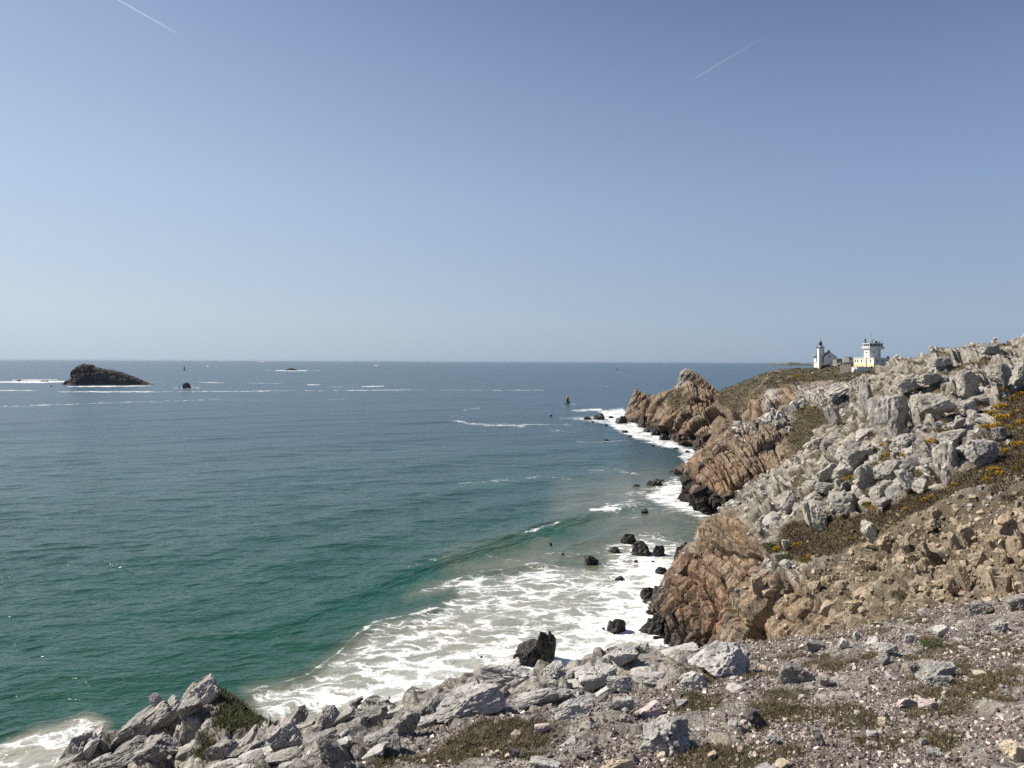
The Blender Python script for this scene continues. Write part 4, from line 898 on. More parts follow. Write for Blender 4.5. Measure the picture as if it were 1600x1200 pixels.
fin('rock_fin', [(1062, 608), (1064.5, 600), (1066, 590), (1068, 585), (1069, 580), (1073, 576.5), (1077, 576), (1082, 578), (1090, 584), (1100, 594), (1110, 604.5), (1116, 611), (1118, 615)], 640, 401, .35, ([0, .12, .25, .35, .7, 1], [.0, .0, .15, .8, .9, .8], [.1, .1, .3, .6, .3, .2]), 'tall tilted fin of pale and ochre rock crowning the headland', 71)
fin('rock_fin', [(979, 652), (985, 632), (990, 617), (994, 607.5), (996, 606.5), (1001, 611), (1008, 616), (1014, 622), (1018, 627), (1020, 634)], 652, 447, .3, ([0, .3, 1], [.85, .8, 1], [.3, .6, .2]), 'small pointed brown fin of rock at the seaward tip of the headland', 73)
# ------------------------------------------------------------------ scattered blocks on the hillside
def scatter_pts(name, wfun, n, seed, vis=None):
    P, N, C = LAND[name]; u, v = PX(P); r = np.random.default_rng(seed)
    w = wfun(P, N, C, u, v) * ((u > -60) & (u < 1720) & (v < 1290) & (v > 500)); w = np.clip(w, 0, None); c = np.cumsum(w); idx = np.searchsorted(c, r.random(n) * c[-1])
    return P[idx], N[idx], C[idx], u[idx], v[idx]
protos = {}
def proto(matname, mat, k, res=3):
    key = (matname, k, res)
    if key not in protos:
        p, Fc = rock_shape(3000 + k * 7, res, 8); protos[key] = mesh_np('rock_block', p, Fc, [mat])
    return protos[key]
def place_rock(name, me, P, size, asp, rotx, roty, rotz, label, cat, group):
    o = obj(name, me, label=label, cat=cat, group=group); o.location = P; o.scale = (size * asp[0], size * asp[1], size * asp[2]); o.rotation_euler = (rotx, roty, rotz); return o
r_ = np.random.default_rng(11)
n_sc = 1150
Pq, Nq, Cq, uq, vq = scatter_pts('hillside', lambda P, N, C, u, v: (1 - C[:, 1]) * (1 - .8 * C[:, 2]) * (1 - C[:, 0]) * (P[:, 1] < 150) * (.35 + .65 * (v < 800)) + .03 * (C[:, 2] + C[:, 1] * .6) * (P[:, 1] < 150), n_sc, 12)
size = .22 * (1 - r_.random(n_sc)) ** -.5; size = np.minimum(size, 1.15) * np.where(vq > 820, .75, 1.0) * np.where(vq < 580, .65, 1) * np.where((Cq[:, 1] > .5) | (Cq[:, 2] > .5), .6, 1)
px = size / Pq[:, 1]; order = np.argsort(-px); bigs = order[:150]; smalls = order[150:]
for j in bigs:
    tan = Cq[j, 3] > .35; zone = 'tan angular block half sunk in the lower slope' if tan else ('pale angular block among the jumbled rocks near the hilltop' if vq[j] < 610 else 'pale angular block among the jumbled rocks of the middle hillside')
    m, mn = (M_tan, 't') if tan else ((M_grey, 'g') if r_.random() < .25 else (M_white, 'w'))
    place_rock('rock_block', proto(mn, m, int(r_.integers(6))), Pq[j] - Nq[j] * size[j] * .05, size[j], (r_.uniform(.7, 1.5), r_.uniform(.7, 1.2), r_.uniform(.55, 1.1)), r_.normal() * .15, -.5 + r_.normal() * .22, r_.uniform(-.45, .45), zone, 'rock', zone.replace('pale angular block', 'pale blocks').replace('tan angular block', 'tan blocks'))
def n_seed(name, n): return sum(map(ord, name)) + n
def inst_xf(vf, P, N, size, asp, rot, lift):
    V, Fc = vf; X = V[None] * asp[:, None, :] * size[:, None, None]
    for ax in range(3):
        c, s = np.cos(rot[:, ax])[:, None], np.sin(rot[:, ax])[:, None]; a, b = [(1, 2), (2, 0), (0, 1)][ax]; A, B = X[..., a].copy(), X[..., b].copy()
        X[..., a] = A * c - B * s; X[..., b] = A * s + B * c
    X = X + (P + N * (size * lift)[:, None])[:, None, :]
    return X, (Fc[None] + (np.arange(len(P)) * V.shape[0])[:, None, None]).reshape(-1, 3)
def strata_rot(n, r, t=.22): return np.stack([r.normal(size=n) * t, -.5 + r.normal(size=n) * t, r.normal(size=n) * .4], -1)
def instanced(name, base, P, N, size, asp, rot, mat, shade=None, lift=.1, kind='stuff'):
    """many small shapes merged into one mesh (ground cover)"""
    if isinstance(base, list):                        # a mix of hull shapes
        idx = np.random.default_rng(n_seed(name, len(P))).integers(len(base), size=len(P)); Vs, Fs, Ts, o0 = [], [], [], 0
        for k in range(len(base)):
            q = idx == k
            if not q.any(): continue
            x, f = inst_xf(base[k], P[q], N[q], size[q], asp[q], rot[q], lift); Vs.append(x.reshape(-1, 3)); Fs.append(f + o0); o0 += x.shape[0] * x.shape[1]
            if shade is not None: Ts.append(np.repeat(shade[q], x.shape[1], 0))
        me = mesh_np(name, np.concatenate(Vs), np.concatenate(Fs), [mat])
        if shade is not None: T_ = np.concatenate(Ts); attr_col(me, 'tone', np.concatenate([T_, np.ones((len(T_), 1))], 1))
        return obj(name, me, kind=kind)
    V, Fc = base; n = len(P); Vb = np.broadcast_to(V, (n,) + V.shape) if V.ndim == 2 else V
    X = Vb * asp[:, None, :] * size[:, None, None]
    for ax, ang in ((0, rot[:, 0]), (1, rot[:, 1]), (2, rot[:, 2])):
        c, s = np.cos(ang)[:, None], np.sin(ang)[:, None]; a, b = [(1, 2), (2, 0), (0, 1)][ax]; A, B = X[..., a].copy(), X[..., b].copy()
        X[..., a] = A * c - B * s; X[..., b] = A * s + B * c
    X = X + (P + N * (size * lift)[:, None])[:, None, :]
    nv = X.shape[1]; FF = (Fc[None] + (np.arange(n) * nv)[:, None, None]).reshape(-1, Fc.shape[1])
    me = mesh_np(name, X.reshape(-1, 3), FF, [mat])
    if shade is not None: attr_col(me, 'tone', np.repeat(np.concatenate([shade, np.ones((n, 1))], 1), nv, 0))
    return obj(name, me, kind=kind)
def tone_mat(name, rough=.85, spec=.25, tex=0.0, trans=0.0):
    t = NT(name); c = t.attr('tone').outputs['Color']
    if tex: c = t.mix(t.math('MULTIPLY', t.ramp(t.noise(t.pos(), tex, 4, .7), [(.4, 1), (.6, 0)]), .55), c, t.vmath('SCALE', c, scale=.35))
    return t.bsdf(c, rough, None, spec)
M_tone = tone_mat('loose_stone', tex=2.5); M_leaf = tone_mat('leafage', .7, .2)
def rnd_rot(n, r, t=.3): return np.stack([r.normal(size=n) * t, r.normal(size=n) * t - .2, r.uniform(0, 6.28, n)], -1)
js = smalls; sh = np.where(Cq[js, 3:4] > .35, np.array([[.31, .245, .175]]), np.array([[.38, .365, .34]])) * r_.uniform(.55, 1.35, (len(js), 1))
instanced('rock_rubble', HULLS, Pq[js], Nq[js], size[js], r_.uniform(.55, 1.2, (len(js), 3)), strata_rot(len(js), r_), M_tone, sh, .2)
for surf_, n, wf, smin, colr_, sd_ in (('hillside', 900, lambda P, N, C, u, v: (C[:, 3] > .3) * (1 - C[:, 0]) * (P[:, 1] < 110) * (.3 + (v > 830)), .085, (.33, .265, .19), 95), ('cliff', 420, lambda P, N, C, u, v: (1 - C[:, 0]) * (1 - C[:, 1]) * (v < 700), .30, (.46, .44, .40), 91), ('headland', 260, lambda P, N, C, u, v: (P[:, 2] < 5) * (u > 1000) * 1.0, .6, (.10, .075, .055), 92), ('headland', 90, lambda P, N, C, u, v: (C[:, 1] > .5) * (v < 625) * 1.0, .22, (.45, .42, .38), 93), ('cliff', 160, lambda P, N, C, u, v: (P[:, 2] < 4) * 1.0, .5, (.035, .03, .026), 94)):
    P_s, N_s, C_s, u_s, v_s = scatter_pts(surf_, wf, n, sd_)
    instanced('rock_rubble', HULLS, P_s, N_s, np.minimum(smin * (1 - r_.random(n)) ** -.45, smin * 4), r_.uniform(.6, 1.3, (n, 3)), rnd_rot(n, r_), M_tone, np.array([colr_]) * r_.uniform(.6, 1.3, (n, 1)), .15)
# scree stones
n = 2600; P_s, N_s, C_s, u_s, v_s = scatter_pts('hillside', lambda P, N, C, u, v: (C[:, 2] + .15 * C[:, 3] + .06 * C[:, 1]) * (P[:, 1] < 120), n, 14)
instanced('scree', HULLS, P_s, N_s, np.minimum(.05 * (1 - r_.random(n)) ** -.5, .24), r_.uniform(.6, 1.4, (n, 3)), rnd_rot(n, r_), M_tone, np.array([[.36, .295, .215]]) * r_.uniform(.45, 1.35, (n, 1)), .2)

# ------------------------------------------------------------------ clifftop stones and gravel
n = 160; P_s, N_s, C_s, u_s, v_s = scatter_pts('ground', lambda P, N, C, u, v: (C[:, 2] + .2) * (P[:, 1] < 22.5) * (P[:, 1] > 3), n, 15)
for j in range(n):
    s = min(.026 * (1 - r_.random()) ** -.42, .085) * (.5 + P_s[j, 1] / 14); k = r_.random()
    m, mn = (M_whiteF, 'wf') if k < .5 else ((M_cream, 'c') if k < .65 else ((M_grey, 'g') if k < .88 else (M_pink, 'p')))
    place_rock('loose_stone', proto(mn, m, int(r_.integers(6))), P_s[j] + N_s[j] * s * .25, s, (r_.uniform(.8, 1.6), r_.uniform(.7, 1.2), r_.uniform(.45, .9)), r_.normal() * .2, r_.normal() * .3, r_.uniform(0, 6.28), 'fist sized loose stone scattered on the clifftop gravel', 'stone', 'loose stones on the clifftop gravel')
n = 60000; P_s, N_s, C_s, u_s, v_s = scatter_pts('ground', lambda P, N, C, u, v: (C[:, 2] * (1 - .75 * C[:, 1]) + .04) * (P[:, 1] < 23) * (P[:, 1] > 2.5), n, 16)
pal = np.array([[.17, .138, .122], [.23, .19, .168], [.10, .084, .074], [.40, .36, .315], [.58, .54, .47], [.29, .24, .20]]); pk = r_.choice(6, size=n, p=[.26, .24, .17, .15, .10, .08])
gs = np.minimum(.0056 * (1 - r_.random(n)) ** -.36, .023) * (.55 + P_s[:, 1] / 13)
instanced('gravel', HULLS, P_s, N_s, gs, r_.uniform(.55, 1.4, (n, 3)), rnd_rot(n, r_, .4), M_tone, pal[pk] * r_.uniform(.85, 1.45, (n, 1)), .35)

for j, (Pj, Nj, uj, vj) in enumerate(zip(*[a for i, a in enumerate(scatter_pts('ground', lambda P, N, C, u, v: (1 - C[:, 2]) * (1 - C[:, 1]) * pmask(u, v, POLY_LEDGE, 6) * (P[:, 1] < 22), 150, 41)) if i != 2])):
    s = r_.uniform(.08, .25) * Pj[1] / 15; m, mn = (M_whiteF, 'wf') if r_.random() < .6 else (M_grey, 'g')
    place_rock('boulder', proto(mn, m, int(r_.integers(6)), 4), Pj + Nj * s * .05, s, (r_.uniform(1.2, 2.0), r_.uniform(.7, 1.1), r_.uniform(.35, .6)), r_.normal() * .15, -.35 + r_.normal() * .2, r_.uniform(-.5, .5), 'weathered pale slab in the packed rock of the clifftop rim', 'rock', 'small slabs packed along the rim')
for j, (Pj, Nj, uj, vj) in enumerate(zip(*[a for i, a in enumerate(scatter_pts('rocky_ledge', lambda P, N, C, u, v: (1 - C[:, 2]) * (1 - C[:, 1]) * (P[:, 1] < 26) * (u > 60), 60, 42)) if i != 2])):
    s = r_.uniform(.15, .42) * Pj[1] / 20; m, mn = (M_whiteF, 'wf') if r_.random() < .45 else (M_grey, 'g')
    place_rock('boulder', proto(mn, m, int(r_.integers(6)), 4), Pj + Nj * s * .05, s, (r_.uniform(1.3, 2.2), r_.uniform(.7, 1.1), r_.uniform(.45, .75)), r_.normal() * .15, -.7 + r_.normal() * .15, r_.uniform(-.4, .4), 'grey leaning slab packed into the lower left ledge', 'rock', 'leaning slabs of the lower left ledge')
# ------------------------------------------------------------------ grass, heather, gorse
def blades(name, surf, wfun, n, seed, hgt, wid, pal, per=4, spread=.5, dmax=1e9):
    P, N, C, u, v = scatter_pts(surf, wfun, n, seed); r = np.random.default_rng(seed + 1); k = per
    B = np.repeat(P, k, 0); m = len(B); dist = B[:, 1]; h = hgt * r.uniform(.5, 1.3, m) * (.6 + .4 * dist / np.median(dist)); w = wid * r.uniform(.6, 1.3, m) * (.6 + .4 * dist / np.median(dist))
    az = r.uniform(0, 6.28, m); off = np.stack([r.normal(size=m), r.normal(size=m), 0 * az], -1) * hgt * .7; lean = r.normal(size=(m, 2)) * spread
    a = B + off + np.stack([-np.cos(az) * w, -np.sin(az) * w, 0 * w - .1 * h], -1); b = B + off + np.stack([np.cos(az) * w, np.sin(az) * w, 0 * w - .1 * h], -1)
    t = B + off + np.stack([lean[:, 0] * h, lean[:, 1] * h, h], -1)
    me = mesh_np(name, np.stack([a, b, t], 1).reshape(-1, 3), np.arange(3 * m).reshape(-1, 3), [M_leaf])
    tone = np.asarray(pal)[r.integers(len(pal), size=m)] * r.uniform(.7, 1.3, (m, 1)); attr_col(me, 'tone', np.repeat(np.concatenate([tone, np.ones((m, 1))], 1), 3, 0))
    return obj(name, me, kind='stuff')
G_PAL = [(.10, .084, .040), (.13, .104, .054), (.08, .076, .034), (.17, .13, .075), (.075, .066, .034)]
blades('grass', 'ground', lambda P, N, C, u, v: C[:, 1] * (P[:, 1] < 23) * (P[:, 1] > 2.5) + .004 * C[:, 2], 26000, 31, .035, .0045, G_PAL, 4, .9)
blades('grass', 'rocky_ledge', lambda P, N, C, u, v: C[:, 1], 6000, 33, .07, .012, [(.05, .07, .02), (.075, .085, .03), (.04, .05, .018), (.10, .09, .04)], 4, .8)
blades('heather', 'hillside', lambda P, N, C, u, v: np.clip(C[:, 1] - .74, 0, .2) * (P[:, 1] < 150), 26000, 35, .22, .05, [(.085, .05, .04), (.105, .066, .05), (.07, .058, .03), (.055, .036, .028), (.12, .09, .055), (.08, .072, .03), (.095, .06, .045)], 3, .8)
blades('grass', 'headland', lambda P, N, C, u, v: C[:, 1], 9000, 37, .55, .20, [(.07, .066, .03), (.085, .07, .038), (.06, .05, .03), (.10, .088, .04)], 3, 1.0)
blades('grass', 'cliff', lambda P, N, C, u, v: C[:, 1], 5000, 39, .40, .11, [(.07, .066, .03), (.085, .07, .038), (.06, .05, .03), (.11, .095, .04)], 3, 1.0)
def leaf_ball(seed, n, size, shell, pal, top=False):
    r = np.random.default_rng(seed); d = r.normal(size=(n, 3)); d /= np.linalg.norm(d, axis=1, keepdims=True); d[:, 2] = np.abs(d[:, 2])
    lump = 1 + .5 * fbm(d * 1.7 + seed, 3, seed); rad = lump * (shell + (1 - shell) * r.random(n) ** .4); p = d * rad[:, None] * np.array([1, .9, .62])
    q = r.normal(size=(n, 2, 3)); q /= np.linalg.norm(q, axis=2, keepdims=True); s = size * r.uniform(.6, 1.3, (n, 1))
    V = np.stack([p - q[:, 0] * s, p + q[:, 1] * s * .6, p + q[:, 0] * s], 1).reshape(-1, 3)
    tone = np.asarray(pal)[r.integers(len(pal), size=n)] * r.uniform(.7, 1.3, (n, 1)); return V, np.arange(3 * n).reshape(-1, 3), np.repeat(np.concatenate([tone, np.ones((n, 1))], 1), 3, 0)
def leaf_mesh(name, *a):
    V, Fc, T = leaf_ball(*a); me = mesh_np(name, V, Fc, [M_leaf]); attr_col(me, 'tone', T); return me
gor = [(leaf_mesh('foliage', 50 + k, 900, .10, .35, [(.04, .05, .016), (.06, .06, .022), (.075, .06, .03)]), leaf_mesh('blossom', 70 + k, 520, .10, .93, [(.62, .36, .012), (.50, .27, .012), (.70, .44, .03)])) for k in range(4)]
fsparse = [leaf_mesh('blossom', 80 + k, 170, .09, .95, [(.60, .34, .012), (.50, .27, .012)]) for k in range(3)]
GORSE = [(1580, 620, 26), (1560, 632, 24), (1590, 612, 22), (1570, 606, 20), (1548, 645, 26), (1566, 650, 26), (1586, 642, 24), (1540, 656, 22), (1595, 655, 22), (1575, 665, 20), (1535, 662, 18), (1556, 662, 20), (1530, 690, 16), (1585, 690, 22), (1570, 700, 18), (1595, 720, 20), (1560, 715, 16), (1550, 730, 20),
         (1388, 689, 18), (1376, 692, 16), (1398, 686, 14), (1366, 700, 12), (1386, 706, 18), (1410, 716, 16), (1402, 718, 12), (1440, 688, 20), (1455, 686, 18), (1430, 692, 16), (1425, 697, 12), (1460, 684, 14), (1363, 672, 9), (1250, 796, 11), (1248, 788, 8), (1268, 762, 14), (1262, 768, 12),
         (1213, 853, 18), (1205, 856, 12), (1240, 848, 16), (1248, 846, 12), (1255, 872, 20), (1265, 866, 16), (1415, 791, 14), (1420, 788, 10), (1443, 778, 18), (1452, 774, 16), (1430, 783, 10), (1490, 752, 12), (1480, 757, 10), (1550, 740, 24), (1562, 736, 20), (1540, 744, 18), (1538, 746, 16), (1320, 745, 14), (1325, 742, 12),
         (1355, 785, 22), (1362, 790, 18), (1350, 792, 16), (1350, 765, 14), (1330, 752, 10), (1410, 713, 10), (1585, 727, 18), (1480, 640, 9), (1470, 655, 12), (1500, 655, 10), (1452, 545, 8), (1470, 548, 8), (1250, 634, 12), (1262, 640, 10), (1270, 632, 9), (1340, 830, 12), (1330, 838, 10), (1320, 830, 10), (1270, 590, 12), (1240, 584, 12), (1255, 588, 10), (1375, 590, 8), (1300, 730, 10), (1310, 690, 8)]
for i, (u, v, w) in enumerate(GORSE):
    near_ = nearest(HS, u, v); s = w / F * near_[0] * .5; k = i % 4; y = v < 700 and u > 1520
    lab = 'yellow flowering gorse bush in the bright patch at the right edge of the hill' if y else ('small gorse bush on the grassy headland and saddle' if u < 1275 and v < 650 else ('gorse bush with yellow flowers in the heather band' if v > 735 else 'gorse bush with yellow flowers wedged between the pale blocks'))
    e = empty('gorse_bush', near_[1] - np.array([0, 0, .15 * s]), (i * 1.1) % 6.28, label=lab, cat='bush', group='gorse: ' + lab); e.scale = (s, s, s)
    obj('foliage', gor[k][0], e); obj('blossom', gor[k][1] if i % 3 else fsparse[i % 3], e)
def shrub(name, u, v, w, hgt, pal, lab, surf, flower=None, n=700):
    q = nearest(surf, u, v); s = w / F * q[0] * .5; me = leaf_mesh('foliage', int(u + v), n, .13, .3, pal); e = empty(name, q[1] - np.array([0, 0, .1 * s]), u, label=lab, cat='plant'); e.scale = (s, s, s * hgt); obj('foliage', me, e)
    if flower: obj('blossom', leaf_mesh('blossom', int(u), 60, .06, 1.0, flower), e)
GR = [(.045, .075, .018), (.06, .09, .025), (.035, .055, .014)]
shrub('green_tuft', 1467, 1003, 44, .55, GR, 'bright green leafy tuft in front of the white pointed stone', GS)
shrub('thrift_plant', 1378, 972, 20, .6, GR, 'clump of pink thrift flowers on the cliff rim', GS, [(.5, .25, .4), (.42, .2, .33)])
shrub('thrift_plant', 1395, 976, 14, .5, GR, 'smaller clump of thrift beside the pink one on the rim', GS, [(.5, .25, .4)])
shrub('green_tuft', 763, 1066, 22, .7, GR, 'dark green tuft hanging over the left end of the long pale slab', GS)
shrub('green_tuft', 1010, 1018, 26, .7, GR, 'green tuft behind the mossy pale block on the rim', GS)
shrub('green_tuft', 885, 1048, 20, .7, [(.03, .035, .012)], 'dark mossy tuft on the rim right of the black sea rock', GS)
shrub('green_tuft', 328, 1172, 34, .6, GR, 'green tussock between the slabs of the lower left ledge', GS)
shrub('green_shrub', 1228, 868, 26, .6, GR, 'dark green shrub at the lower end of the heather band', HS); shrub('green_shrub', 1198, 848, 30, .7, GR, 'dark green shrub at the seaward end of the heather band', HS)
shrub('green_shrub', 1430, 870, 30, .7, [(.04, .05, .018), (.05, .055, .02)], 'dark shrub in the hollow of the lower tan slope', HS); shrub('green_shrub', 1572, 845, 22, .8, [(.03, .045, .014)], 'dark shrub among the tan blocks at the right edge', HS)
shrub('green_shrub', 1408, 925, 40, .6, [(.05, .055, .022), (.06, .055, .028)], 'olive shrub at the bottom of the hollow by the clifftop', HS); shrub('green_shrub', 1300, 930, 24, .6, [(.045, .05, .02)], 'small shrub on the eroded earth slope', HS)

# ------------------------------------------------------------------ lighthouse with its keeper's house
M_wall = plain_mat('white_render', (.78, .77, .74), .8, .10, .6); M_trim = plain_mat('dark_granite_trim', (.10, .09, .085), .85); M_slate = plain_mat('slate_roof', (.075, .075, .08), .6, .2, 3)
M_glass = plain_mat('dark_glass', (.02, .025, .03), .12, .0, 1, .5); M_iron = plain_mat('grey_iron', (.16, .16, .17), .5, .1, 3, .4); M_copper = plain_mat('lantern_dome', (.12, .125, .12), .5, .2, 3)
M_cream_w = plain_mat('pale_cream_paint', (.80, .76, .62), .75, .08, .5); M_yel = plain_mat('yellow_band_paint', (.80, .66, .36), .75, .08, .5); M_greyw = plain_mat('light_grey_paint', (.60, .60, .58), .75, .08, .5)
M_stone = plain_mat('wall_stone', (.36, .335, .29), .9, .5, 1.2); M_black = plain_mat('black_paint', (.018, .018, .02), .5); M_ylw = plain_mat('yellow_paint', (.62, .36, .02), .5); M_hull = plain_mat('white_hull', (.8, .8, .8), .4); M_sail = plain_mat('sailcloth', (.82, .82, .8), .8)
L = empty('lighthouse', WV(1286.1, 574.6, 361), math.radians(5), label='small white lighthouse with dark corner stones and a keeper\'s house on the headland', cat='lighthouse')
MB().add([(0, 0, -3), (7.5, 0, -3), (7.5, 10.2, -3), (0, 10.2, -3), (0, 0, 5.3), (7.5, 0, 5.3), (7.5, 10.2, 5.3), (0, 10.2, 5.3), (3.75, 0, 7.7), (3.75, 10.2, 7.7)],
         [(0, 1, 5, 8, 4), (1, 2, 6, 5), (2, 3, 7, 9, 6), (3, 0, 4, 7), (4, 8, 9, 7), (5, 6, 9, 8)]).build('wall', M_wall, L)
rf = MB()
for s in (0, 1):
    a, b = ((-.35, 5.15), (3.75, 7.82)) if s == 0 else ((7.85, 5.15), (3.75, 7.82))
    rf.add([(a[0], -.3, a[1]), (a[0], 10.5, a[1]), (b[0], 10.5, b[1]), (b[0], -.3, b[1]), (a[0], -.3, a[1] + .2), (a[0], 10.5, a[1] + .2), (b[0], 10.5, b[1] + .2), (b[0], -.3, b[1] + .2)], [(0, 1, 2, 3), (4, 5, 6, 7), (0, 1, 5, 4), (1, 2, 6, 5), (3, 0, 4, 7), (2, 3, 7, 6)])
roof = rf.build('roof', M_slate, L); MB().box(5.2, 6.1, 4, 4.8, 6.2, 9.0).build('chimney', M_black, roof); MB().box(3.3, 4.2, 7.8, 8.5, 7.4, 8.8).build('chimney', M_stone, roof)
tr = MB()
for x, y in ((0, 0), (7.5, 0), (0, 10.2)): tr.box(x - .06, x + .30 if x == 0 else x + .06, y - .06, y + .3 if y == 0 else y + .06, -3, 5.25)
tr.box(-.05, .0, 0, 10.2, 2.6, 2.85); tr.build('corner_trim', M_trim, L)
for nm, b in (('window', (3.4, 4.1, -.05, .02, 5.2, 6.2)), ('window', (-.05, .02, 5.2, 6.0, 3.3, 4.7)), ('window', (-.05, .02, 7.0, 7.7, 3.3, 4.7)), ('window', (-.05, .02, 5.2, 6.0, .4, 1.6)), ('window', (-.05, .02, .5, 1.0, 3.3, 4.7))): MB().box(*b).build(nm, M_glass, L)
tw = MB().box(-1.7, .7, .8, 3.2, -3, 10.1).build('tower', M_wall, L)
q = MB()
for x, y in ((-1.7, .8), (.7, .8), (-1.7, 3.2)): q.box(x - .05, x + .28, y - .05, y + .28, -3, 10.0)
q.build('corner_trim', M_trim, tw)
gl = MB().box(-2.05, 1.05, .45, 3.55, 10.1, 10.45).build('gallery', M_trim, L)
ra = MB()
for k in range(9):
    f = k / 8
    for p in ((-2 + 3 * f, .5), (-2 + 3 * f, 3.5), (-2.0, .5 + 3 * f), (1.0, .5 + 3 * f)): ra.rod((*p, 10.45), (*p, 11.3), .03, 4)
for a, b in (((-2, .5), (1, .5)), ((1, .5), (1, 3.5)), ((1, 3.5), (-2, 3.5)), ((-2, 3.5), (-2, .5))): ra.rod((*a, 11.3), (*b, 11.3), .04, 4)
ra.build('railing', M_iron, gl)
ln = MB().lathe([(1.0, 10.45), (1.0, 11.3), (.95, 11.3), (.95, 11.4)], 16, -.5, 2.0).build('lantern_base', M_wall, L)
lr = MB().lathe([(.85, 11.4), (.85, 12.7)], 12, -.5, 2.0).build('lantern_room', M_glass, L)
lb = MB()
for k in range(12): a = k * math.pi / 6; lb.rod((-.5 + .87 * math.cos(a), 2.0 + .87 * math.sin(a), 11.35), (-.5 + .87 * math.cos(a), 2.0 + .87 * math.sin(a), 12.75), .05, 4)
lb.build('glazing_bars', M_iron, lr)
cu_ = MB().lathe([(1.05, 12.7), (1.0, 12.9), (.75, 13.3), (.4, 13.6), (.12, 13.75), (.16, 13.95), (.05, 14.1)], 16, -.5, 2.0).build('lantern_dome', M_copper, L)
MB().rod((-.5, 2.0, 14.0), (-.5, 2.0, 15.2), .04, 4).box(-.9, -.2, 1.97, 2.03, 14.75, 14.95).build('weather_vane', M_iron, cu_)

# ------------------------------------------------------------------ signal station
T = empty('signal_station', WV(1365.4, 574.8, 330), math.radians(15), label='white signal station tower on a cream and yellow block, with masts on its roof', cat='building')
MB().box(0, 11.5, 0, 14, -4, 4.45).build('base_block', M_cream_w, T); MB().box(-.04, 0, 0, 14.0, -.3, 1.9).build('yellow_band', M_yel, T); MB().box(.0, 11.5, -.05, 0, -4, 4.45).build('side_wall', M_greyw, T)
MB().box(-.2, 11.7, -.2, 14.2, 4.45, 4.75).build('roof_slab', M_cream_w, T)
MB().box(-.5, 0, 5.1, 5.9, -3, 5.3).build('chimney_stack', M_cream_w, T)
for y in (2.0, 8.2, 10.8, 12.6): MB().box(-.06, .02, y, y + .7, 2.6, 3.9).build('window', M_glass, T)
for y in (1.2, 7.6, 11.9): MB().box(-.07, .02, y, y + .6, .3, .9).build('window', M_glass, T)
for x in (1.8, 5.0, 8.0): MB().box(x, x + .7, -.1, .02, 2.9, 3.7).build('window', M_glass, T)
MB().add([(1.5, 4.6, 4.7), (8.4, 4.6, 4.7), (9.2, 5.8, 4.7), (9.2, 8.6, 4.7), (1.5, 8.6, 4.7), (1.5, 4.6, 8.9), (8.4, 4.6, 8.9), (9.2, 5.8, 8.9), (9.2, 8.6, 8.9), (1.5, 8.6, 8.9)], [(0, 1, 6, 5), (1, 2, 7, 6), (2, 3, 8, 7), (3, 4, 9, 8), (4, 0, 5, 9), (5, 6, 7, 8, 9), (4, 3, 2, 1, 0)]).build('tower', M_greyw, T)
for b in ((3.4, 4.6, 4.54, 4.62, 7.2, 7.6), (1.44, 1.52, 6.2, 7.3, 7.1, 7.45), (7.2, 7.6, 4.54, 4.62, 7.6, 8.1), (7.3, 7.7, 4.54, 4.62, 5.8, 6.6)): MB().box(*b).build('window', M_glass, T)
bal = MB().add([(1.3, 4.4, 8.7), (9.4, 4.4, 8.7), (9.4, 8.8, 8.7), (1.3, 8.8, 8.7), (.8, 3.8, 9.1), (9.9, 3.8, 9.1), (9.9, 9.3, 9.1), (.8, 9.3, 9.1), (.8, 3.8, 10.15), (9.9, 3.8, 10.15), (9.9, 9.3, 10.15), (.8, 9.3, 10.15)],
  [(3, 2, 1, 0), (0, 1, 5, 4), (1, 2, 6, 5), (2, 3, 7, 6), (3, 0, 4, 7), (4, 5, 9, 8), (5, 6, 10, 9), (6, 7, 11, 10), (7, 4, 8, 11), (8, 9, 10, 11)]).build('balcony', M_greyw, T)
cab = MB().box(1.3, 9.3, 4.4, 8.7, 10.15, 11.25).build('watch_room', M_glass, T)
pi_ = MB()
for x in (1.25, 2.9, 4.5, 6.1, 7.7, 9.15): pi_.box(x, x + .3, 4.33, 4.45, 10.15, 11.25)
for y in (4.35, 5.9, 7.3, 8.5): pi_.box(1.2, 1.32, y, y + .3, 10.15, 11.25)
pi_.build('window_frame', M_greyw, cab); MB().box(1.0, 9.7, 4.1, 9.0, 11.25, 11.6).build('cabin_roof', M_greyw, T)
rl = MB()
for k in range(12): f = k / 11; rl.rod((1.2 + 8.3 * f, 4.2, 11.6), (1.2 + 8.3 * f, 4.2, 12.3), .03, 4); rl.rod((1.2, 4.2 + 4.6 * f, 11.6), (1.2, 4.2 + 4.6 * f, 12.3), .03, 4)
rl.rod((1.2, 4.2, 12.3), (9.5, 4.2, 12.3), .035, 4).rod((1.2, 4.2, 12.3), (1.2, 8.8, 12.3), .035, 4); rl.build('roof_railing', M_iron, T)
ms = MB().rod((5.0, 6.0, 11.6), (5.0, 6.0, 16.5), .17, 6).rod((5.0, 6.0, 16.5), (5.0, 6.0, 19.6), .12, 6).build('mast', M_greyw, T); MB().rod((3.8, 4.9, 17.1), (6.2, 7.1, 17.1), .10, 5).rod((5, 6, 19.0), (5.3, 6.2, 19.0), .1, 4).build('yard_arm', M_greyw, ms)
MB().rod((3.9, 6.0, 11.6), (3.9, 6.0, 16.3), .06, 6).build('antenna', M_iron, T); rd = MB().lathe([(.25, 11.6), (.2, 13.2)], 8, 3.9, 5.4).build('radar_post', M_iron, T); MB().box(2.7, 5.1, 5.25, 5.55, 13.2, 13.45).build('radar_bar', M_hull, rd)
